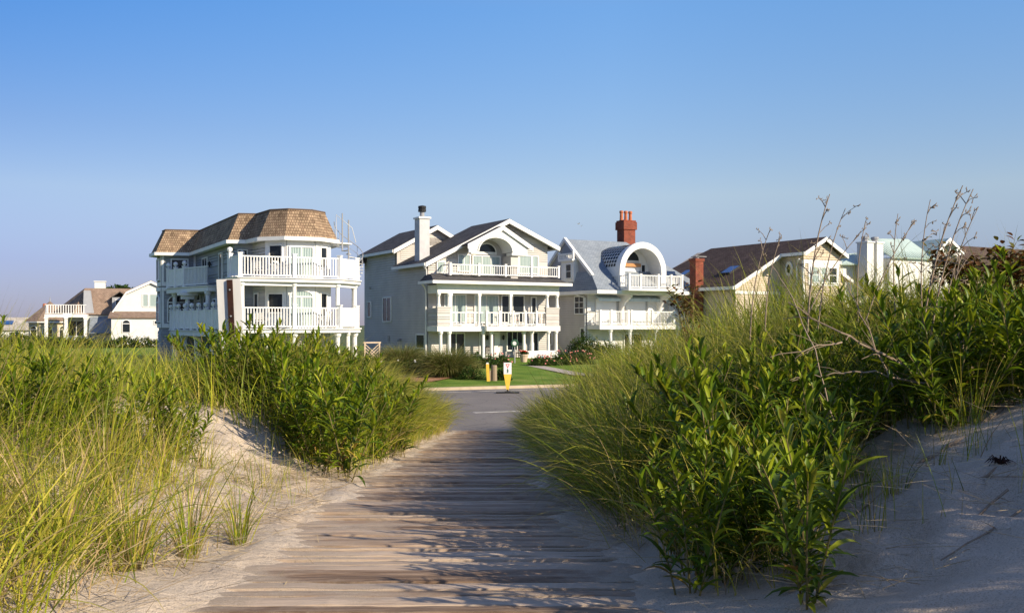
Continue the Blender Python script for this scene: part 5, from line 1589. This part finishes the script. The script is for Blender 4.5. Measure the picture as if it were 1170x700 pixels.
def on_sand(pts, r, label, name, group=None, twigs=2, cat='driftwood'):
    P = []
    for (px, Y) in pts:
        x = (px - 585) * Y / 1100; P.append(Vector((x, Y, float(ground_z(x, Y)) + r * .8)))
    o0 = P[0].copy(); m_ = MB(); fine = []
    for i in range(len(P) - 1):
        for k in range(3): fine.append(P[i].lerp(P[i + 1], k / 3) - o0 + Vector(RNG.normal(0, .004, 3)))
    fine.append(P[-1] - o0)
    n = len(fine); m_.tube([tuple(p) for p in fine], [r * (1 - .5 * i / n) for i in range(n)], 6)
    for _ in range(twigs):
        i = int(RNG.integers(1, n - 1)); p = fine[i]; q = p + Vector((RNG.normal(0, .06), RNG.normal(0, .06), RNG.uniform(.0, .03)))
        m_.tube([tuple(p), tuple(q)], [r * .5, r * .2], 4)
    o = m_.build(name, 'wood_red'); o.location = o0
    return tag(o, label, cat, group)
on_sand([(1146, 5.35), (1100, 5.15), (1055, 5.0), (1000, 4.7), (965, 4.5)], .012, 'long bent driftwood stick on the lit part of the right sand slope', 'driftwood_stick')
on_sand([(1152, 3.95), (1118, 3.85), (1080, 3.75)], .006, 'dark twig lying on the shaded sand at the right, nearest', 'sand_twig', 'twigs on the right sand')
on_sand([(1165, 4.25), (1125, 4.15), (1095, 4.2)], .007, 'dark twig on the shaded right sand above the root ball', 'sand_twig', 'twigs on the right sand')
on_sand([(1166, 3.75), (1120, 3.6), (1075, 3.5)], .005, 'thin long twig at the bottom of the right sand', 'sand_twig', 'twigs on the right sand')
_x, _y = (1143 - 585) * 4.2 / 1100, 4.2
m_ = MB()
for k in range(26):
    a = RNG.uniform(0, 6.28); l = RNG.uniform(.02, .07)
    m_.tube([(0, 0, .01), (cos(a) * l * .5, sin(a) * l * .5, .03 + RNG.uniform(0, .02)), (cos(a) * l, sin(a) * l, RNG.uniform(0, .03))], [.004, .003, .001], 4)
o = m_.build('root_ball', 'rust'); o.location = (_x, _y, float(ground_z(_x, _y))); tag(o, 'small dark knot of dead roots on the shaded right sand', 'dead roots')

# ---------------------------------------------------------------- leafy shrubs
def cloud(n, rx, ry, rz, leafL, leafW, zc=None, shell=.55, tint=(.1, .9), segs=3, seed=0, flat=0.0):
    """leaves spread through a lumpy dome"""
    u = RNG.normal(0, 1, (n, 3)); u /= np.linalg.norm(u, axis=1)[:, None]; u[:, 2] = np.abs(u[:, 2]) * 1.0 - .15
    az = np.arctan2(u[:, 1], u[:, 0])
    lump = 1 + .16 * np.sin(3 * az + seed) + .12 * np.sin(5 * az + 2 * seed + 4 * u[:, 2]) + .1 * np.sin(9 * u[:, 2] + 7 * az + seed)
    r = (shell + (1 - shell) * RNG.uniform(0, 1, n) ** .6) * lump
    root = u * r[:, None] * np.array([rx, ry, rz])
    root[:, 2] = np.maximum(root[:, 2], .02)
    return ribbons(root, leafL * RNG.uniform(.6, 1.3, n), az + RNG.normal(0, .8, n), RNG.uniform(.2, 1.5, n), RNG.uniform(.2, 1., n), leafW * RNG.uniform(.7, 1.3, n), RNG.uniform(*tint, n), segs=segs, fold=.2, prof='leaf')
def shrub(x, y, rx, ry, rz, label, n=1600, leafL=.12, leafW=.07, flowers=None, nf=0, z=None, name='shrub', group=None, mat='shrubleaf', cat='shrub'):
    z = yard_z(x, y) if z is None else z
    e = empty(name, (x, y, z), 0, label, cat, group)
    sd = RNG.uniform(0, 6)
    np_obj('foliage', cloud(n, rx, ry, rz, leafL, leafW, seed=sd), mat, e)
    m_ = MB()
    for k in range(6):
        a = k * 1.05; m_.tube([(0, 0, -.1), (cos(a) * rx * .3, sin(a) * ry * .3, rz * .4), (cos(a) * rx * .6, sin(a) * ry * .6, rz * .75)], [.03, .02, .008], 5)
    m_.build('stem', 'stem', e)
    if nf:
        f_ = MB()
        for k in range(nf):
            a = RNG.uniform(0, 6.28); el = RNG.uniform(.1, 1.4); q = (cos(a) * cos(el) * rx * 1.08, sin(a) * cos(el) * ry * 1.08, sin(el) * rz * 1.05)
            f_.lathe(q[0], q[1], [(.02, q[2] - .035), (.05, q[2] - .01), (.055, q[2] + .02), (.02, q[2] + .05)], 6)
        b_ = f_.build('blossom', flowers, e); b_['kind'] = 'stuff'
    return e
def X_(px, Y): return (px - 585) * Y / 1100
def mound(px, Y, r, h, label):
    x = X_(px, Y); n = 4200
    a = RNG.uniform(0, 2 * pi, n); rr = r * .35 * np.sqrt(RNG.uniform(0, 1, n))
    root = np.column_stack([rr * np.cos(a), rr * np.sin(a), np.zeros(n)])
    L = RNG.uniform(.75, 1.0, n) * h * 1.2
    v = ribbons(root, L, a + RNG.normal(0, .35, n), RNG.uniform(.0, .95, n), RNG.uniform(.6, 1.9, n), np.full(n, .022), RNG.uniform(0, 1, n), segs=6)
    e = empty('ornamental_grass', (x, Y, yard_z(x, Y)), 0, label, 'ornamental grass', 'ornamental grasses by the grey house')
    np_obj('blades', v, 'mound', e)
    return e
mound(459, 54.4, 1.2, 1.75, 'smaller rounded fountain grass in front of the blank side wall of the grey house')
mound(512, 51, 1.35, 1.75, 'larger rounded fountain grass before the left end of the grey house porch')
k = 0
for px, Y, rx, rz in ((428, 53.6, 1.2, .75), (447, 53.2, 1.2, .8), (468, 53, 1.2, .8), (487, 52.8, 1.0, .8)):
    shrub(X_(px, Y), Y, rx, .8, rz, 'leafy hedge bush with a few white blossoms edging the mulch bed', 2200, .12, .08, 'whitefl', 4, name='hedge_bush', group='hedge bushes along the mulch bed')
shrub(X_(538, 49.5), 49.5, .75, .6, .72, 'dark rounded bush on the lawn, left of the yellow marker post', 1600, .08, .05)
shrub(X_(574, 49), 49, .42, .4, .62, 'small bright green bush on the lawn, right of the timber stump', 1000, .11, .07)
shrub(X_(548, 60), 60, 1.3, .9, 1.0, 'low green bush behind the big fountain grass near the porch', 1500, .13, .08)
shrub(X_(570, 62), 62, .85, .6, .85, 'rose bush with pink blooms left of the front steps', 1700, .1, .06, 'pink', 26, name='rose_bush')
for px, Y, rx, rz, lab in ((618, 63, .9, .7, 'rose bush with scattered pink blooms just right of the flower pot'), (640, 64, 1.1, .95, 'rose bush with pink blooms in front of the right end of the porch'), (662, 65, 1.1, .9, 'rose bush with pink blooms farthest right along the walk')):
    shrub(X_(px, Y), Y, rx, .7, rz, lab, 1700, .1, .06, 'pink', 20, name='rose_bush', group='rose bushes right of the steps')
shrub(X_(668, 73), 73, 1.6, 1.2, 2.0, 'tall dark bush in the gap between the grey house and the arched house', 2600, .16, .09)
shrub(X_(690, 76), 76, 1.8, 1.0, 1.3, 'broad dark bush under the balcony of the arched house', 2400, .16, .09)
shrub(X_(420, 58), 58, 1.6, 1.0, .9, 'low green bush beside the lattice panel', 1800, .14, .08)
for (px, Y, r, h, lab) in ((25, 120, 4, 2.0, 'dark hedge bush before the low pale house'), (60, 118, 3.0, 1.5, 'dark hedge bush before the turret house'), (150, 115, 5, 1.5, 'dark hedge bush before the gambrel house'), (95, 118, 3, 1.4, 'dark hedge bush before the white balcony house')):
    shrub(X_(px, Y), Y, r, 2, h, lab, 2600, .3, .16, z=0, name='hedge_bush', group='hedge bushes before the far left houses')

# trees far behind the gambrel house
def tree(x, y, H, R_, label, n=3500):
    e = empty('tree', (x, y, 0), 0, label, 'tree', 'trees behind the far left houses')
    m_ = MB(); m_.tube([(0, 0, 0), (.1, 0, H * .4), (0, .1, H * .75)], [.28, .2, .1], 8)
    for k in range(6):
        a = k * 1.1; m_.tube([(0, 0, H * .4), (cos(a) * R_ * .4, sin(a) * R_ * .4, H * .62), (cos(a) * R_ * .7, sin(a) * R_ * .7, H * .78)], [.12, .07, .03], 5)
    m_.build('trunk', 'wood_red', e)
    parts = []
    for k in range(9):
        v, f, c = cloud(n // 9, R_ * RNG.uniform(.35, .55), R_ * .5, H * .16, .5, .3, seed=k)
        off = np.array([RNG.normal(0, R_ * .4), RNG.normal(0, R_ * .3), H * RNG.uniform(.5, .85)])
        parts.append((v + off, f, c))
    np_obj('crown', merge(parts), 'shrubleaf', e)
tree(X_(146, 165), 165, 10.2, 4.5, 'round green tree showing above the gambrel house roof')
tree(X_(128, 170), 170, 9.2, 3.5, 'small tree showing behind the brown gambrel roof beside the chimney')

# ---------------------------------------------------------------- street things
Y = 41.8
pd = empty('crossing_sign', (X_(580, Y), Y, .006), radians(4), 'white and yellow pointed crosswalk paddle sign on a flat black base in the road', 'road sign')
m_ = MB(); m_.prism([(-.17, 1.32), (-.17, .82), (.17, .82), (.17, 1.32)], 'y', -.012, .012); m_.build('sign_panel', 'signwhite', pd)
m_ = MB(); m_.prism([(-.17, .818), (-.045, .12), (.045, .12), (.17, .818)], 'y', -.012, .012); pn = m_.build('lower_panel', 'yellow', pd)
m_ = MB()
tri = [(-.09, 1.26), (.09, 1.26), (0, 1.08)]
cen = (0, 1.2)
for i in range(3):
    a_, b_ = tri[i], tri[(i + 1) % 3]
    ia = (cen[0] + (a_[0] - cen[0]) * .55, cen[1] + (a_[1] - cen[1]) * .55); ib = (cen[0] + (b_[0] - cen[0]) * .55, cen[1] + (b_[1] - cen[1]) * .55)
    m_.prism([a_, b_, ib, ia], 'y', -.018, -.0122)
m_.build('yield_symbol', 'signred', pd)
m_ = MB(); m_.lathe(0, 0, [(.001, 0), (.001, 0)], 3) if False else None
m_.prism([(-.012, 1.06), (.012, 1.06), (.02, 1.03), (.0, 1.02), (-.02, 1.03)], 'y', -.018, -.0122)
m_.prism([(-.03, 1.015), (.03, 1.015), (.045, .95), (.02, .96), (.035, .87), (.012, .87), (0, .93), (-.02, .87), (-.042, .87), (-.018, .96), (-.04, .965)], 'y', -.018, -.0122)
m_.build('walking_figure', 'signgreen', pd)
m_ = MB(); m_.box(-.03, -.03, .05, .03, .03, .16); m_.build('hinge', 'dark_metal', pd)
m_ = MB(); m_.box(-.5, -.16, 0, .5, .16, .05); m_.box(-.12, -.1, .05, .12, .1, .08); m_.build('base', 'dark_metal', pd)

Y = 48.0
mk = empty('marker_post', (X_(558, Y), Y, .15), 0, 'slim yellow marker post leaning slightly on the lawn beside the timber stump', 'marker post'); mk.rotation_euler = (0, radians(-3), 0)
m_ = MB(); m_.box(-.075, -.03, -.1, .075, .03, .86); m_.build('post', 'yellow', mk)
m_ = MB(); m_.prism([(-.075, .86), (.075, .86), (.04, .93), (-.04, .93)], 'y', -.03, .03); m_.build('cap', 'signwhite', mk)
st_ = empty('timber_stump', (X_(564.5, 48.4), 48.4, .1), .3, 'short thick weathered timber stump between the yellow post and small bush', 'stump')
m_ = MB(); m_.lathe(0, 0, [(.17, -.1), (.155, .1), (.145, .5), (.15, .8), (.13, .83)], 12); m_.build('trunk', 'wood_red', st_)
m_ = MB(); m_.lathe(-.22, .05, [(.1, -.1), (.09, .3), (.095, .55), (.07, .57)], 10); m_.build('side_post', 'wood_red', st_)

# back of a sign board by the dune
Y = 22.0
x_ = X_(268, Y); zg = float(ground_z(x_, Y))
sg = empty('sign_board', (x_, Y, zg), 0, 'back of a weathered white sign board on a rusty leaning post', 'road sign')
sg.rotation_euler = (0, radians(-2.5), 0)
hb = 4.03 - zg
m_ = MB(); m_.prism([(-.27, hb - 1.72), (.29, hb - 1.74), (.26, hb), (-.28, hb + .0)], 'y', 0.0, .035); m_.build('panel', 'weather', sg)
m_ = MB(); m_.box(-.03, -.06, -.3, .09, -.045, hb - .02); m_.box(-.03, -.045, -.3, -.015, -.001, hb - .02); m_.box(.075, -.045, -.3, .09, -.001, hb - .02); pst = m_.build('post', 'rust', sg)
for zz in (hb - .25, hb - .85, hb - 1.45):
    m_ = MB(); m_.T = (0, 0, 0, 0); m_.tube([(.035, -.062, zz), (.035, -.085, zz)], [.02, .02], 6); m_.build('bolt', 'metal_grey', pst)

# garden lamp, flower pot, lattice
Y = 66.0
gl = empty('garden_lamp', (X_(588, Y), Y, yard_z(X_(588, Y), Y)), 0, 'thin dark garden post with a round dark ring and white centre before the front door', 'garden lamp')
m_ = MB(); m_.cyl(0, 0, 0, 1.15, .05, .04, 8); m_.build('post', 'metal_grey', gl)
m_ = MB(); N_ = 16
ringp = [(.2 * cos(2 * pi * k / N_), 0, 1.38 + .2 * sin(2 * pi * k / N_)) for k in range(N_ + 1)]
m_.tube(ringp, .07, 6); m_.build('ring', 'signgreen', gl)
m_ = MB(); m_.prism([(.14 * cos(2 * pi * k / 12), 1.38 + .14 * sin(2 * pi * k / 12)) for k in range(12)], 'y', -.03, .03); m_.build('lamp_face', 'signwhite', gl)
Y = 67.5
fp = empty('flower_pot', (X_(598.5, Y), Y, yard_z(X_(598, Y), Y)), 0, 'terracotta flower pot with red blooms at the right of the front steps', 'flower pot')
m_ = MB(); m_.lathe(0, 0, [(.2, 0), (.3, .45), (.34, .46), (.34, .55), (.28, .56)], 14); m_.build('pot', 'lattice', fp)
np_obj('foliage', tuple(a + (np.array([0, 0, .55]) if i == 0 else 0) for i, a in enumerate(cloud(300, .3, .3, .25, .12, .06))), 'shrubleaf', fp)
m_ = MB()
for k in range(22):
    a = RNG.uniform(0, 6.28); r_ = RNG.uniform(0, .3); z = .68 + RNG.uniform(0, .15)
    m_.lathe(r_ * cos(a), r_ * sin(a), [(.02, z), (.05, z + .02), (.02, z + .06)], 5)
b_ = m_.build('blossom', 'signred', fp); b_['kind'] = 'stuff'
Y = 62.0
la = empty('lattice_panel', (X_(416, Y), Y, yard_z(X_(416, Y), Y)), radians(29), 'low tan wooden lattice panel between the mansard house and the grey house', 'lattice fence')
m_ = MB(); m_.box(0, -.04, 0, .09, .04, 1.45); m_.build('post', 'lattice', la)
m_ = MB(); m_.box(1.0, -.04, 0, 1.09, .04, 1.45); m_.build('post', 'lattice', la)
m_ = MB(); m_.box(-.05, -.05, 1.45, 1.14, .05, 1.54); m_.build('top_rail', 'lattice', la)
m_ = MB()
for k in range(-4, 5):
    for sgn in (1, -1):
        a0 = (.09 if sgn > 0 else 1.0); pts_ = []
        for t in (0, 1):
            xx = .09 + .91 * t; zz = .78 + k * .2 + sgn * (t - .5) * .8
            pts_.append((xx, zz))
        lo_, hi_ = .12, 1.44
        if min(pts_[0][1], pts_[1][1]) < lo_ or max(pts_[0][1], pts_[1][1]) > hi_: continue
        m_.prism([(pts_[0][0], pts_[0][1] - .035), (pts_[1][0], pts_[1][1] - .035), (pts_[1][0], pts_[1][1] + .035), (pts_[0][0], pts_[0][1] + .035)], 'y', -.015 * sgn, -.015 * sgn + .012)
m_.build('lattice', 'lattice', la)

# bronze leaved shrub on the right crest and a dark weed before the arched house
def bronze(px, py, Y, n, rx, rz, label):
    x = X_(px, Y); z = 3 - (py - 370) * Y / 1100; zg = float(ground_z(x, Y))
    e = empty('bronze_shrub', (x, Y, zg), 0, label, 'shrub')
    h = z - zg; parts = []; m_ = MB()
    for k in range(9):
        a = RNG.uniform(0, 6.28); tip = np.array([RNG.uniform(-rx, rx), RNG.normal(0, .15), h + RNG.uniform(-rz, rz)])
        P = [np.array([0, 0, 0.]), np.array([tip[0] * .3, tip[1] * .3, h * .5]), tip * np.array([.8, .8, .93]), tip]
        m_.tube([tuple(p) for p in P], [.01, .007, .004, .002], 5)
        m = n // 9; t = RNG.uniform(.0, 1, m)[:, None]; root = P[1] * (1 - t) + P[3] * t if k % 2 else P[2] * (1 - t) + P[3] * t
        root = root + RNG.normal(0, .05, (m, 3))
        parts.append(ribbons(root, RNG.uniform(.04, .075, m), RNG.uniform(0, 6.28, m), RNG.uniform(.6, 1.6, m), RNG.uniform(0, .8, m), np.full(m, .036), RNG.uniform(0, 1, m), segs=3, fold=.15, prof='leaf'))
    m_.build('stem', 'stem', e); np_obj('foliage', merge(parts), 'redleaf', e)
bronze(1130, 288, 7.2, 620, .42, .12, 'shrub with small bronze red leaves at the top of the right crest')
bronze(1165, 300, 7.0, 420, .35, .12, 'bronze leaved shrub at the right edge of the picture')
bronze(790, 338, 11, 240, .25, .12, 'dark reddish weed rising before the right end of the arched house')

# two gulls far up
def bird(px, py, Y, label, rz):
    e = empty('gull', (X_(px, Y), Y, 3 - (py - 370) * Y / 1100), rz, label, 'bird', 'gulls above the arched house', s=.5)
    m_ = MB(); m_.T = (0, 0, 0, 0)
    m_.tube([(-.22, 0, 0), (-.12, 0, .01), (0, 0, .02), (.12, 0, .03), (.2, 0, .05), (.26, 0, .04)], [.01, .04, .055, .045, .03, .008], 8)
    m_.add([(.08, .03, .03), (-.06, .03, .03), (-.08, .3, .16), (.02, .32, .17), (-.14, .55, .10)], [(0, 1, 2, 3), (3, 2, 4)])
    m_.add([(.08, -.03, .03), (-.06, -.03, .03), (-.08, -.3, .16), (.02, -.32, .17), (-.14, -.55, .10)], [(0, 3, 2, 1), (3, 4, 2)])
    o = m_.build('body', 'metal_grey', e)
bird(661, 256, 70, 'small grey gull flying above the arched house roof, higher of the two', .6)
bird(664, 258.5, 72, 'small grey gull flying just below another one above the arched house', 1.2)
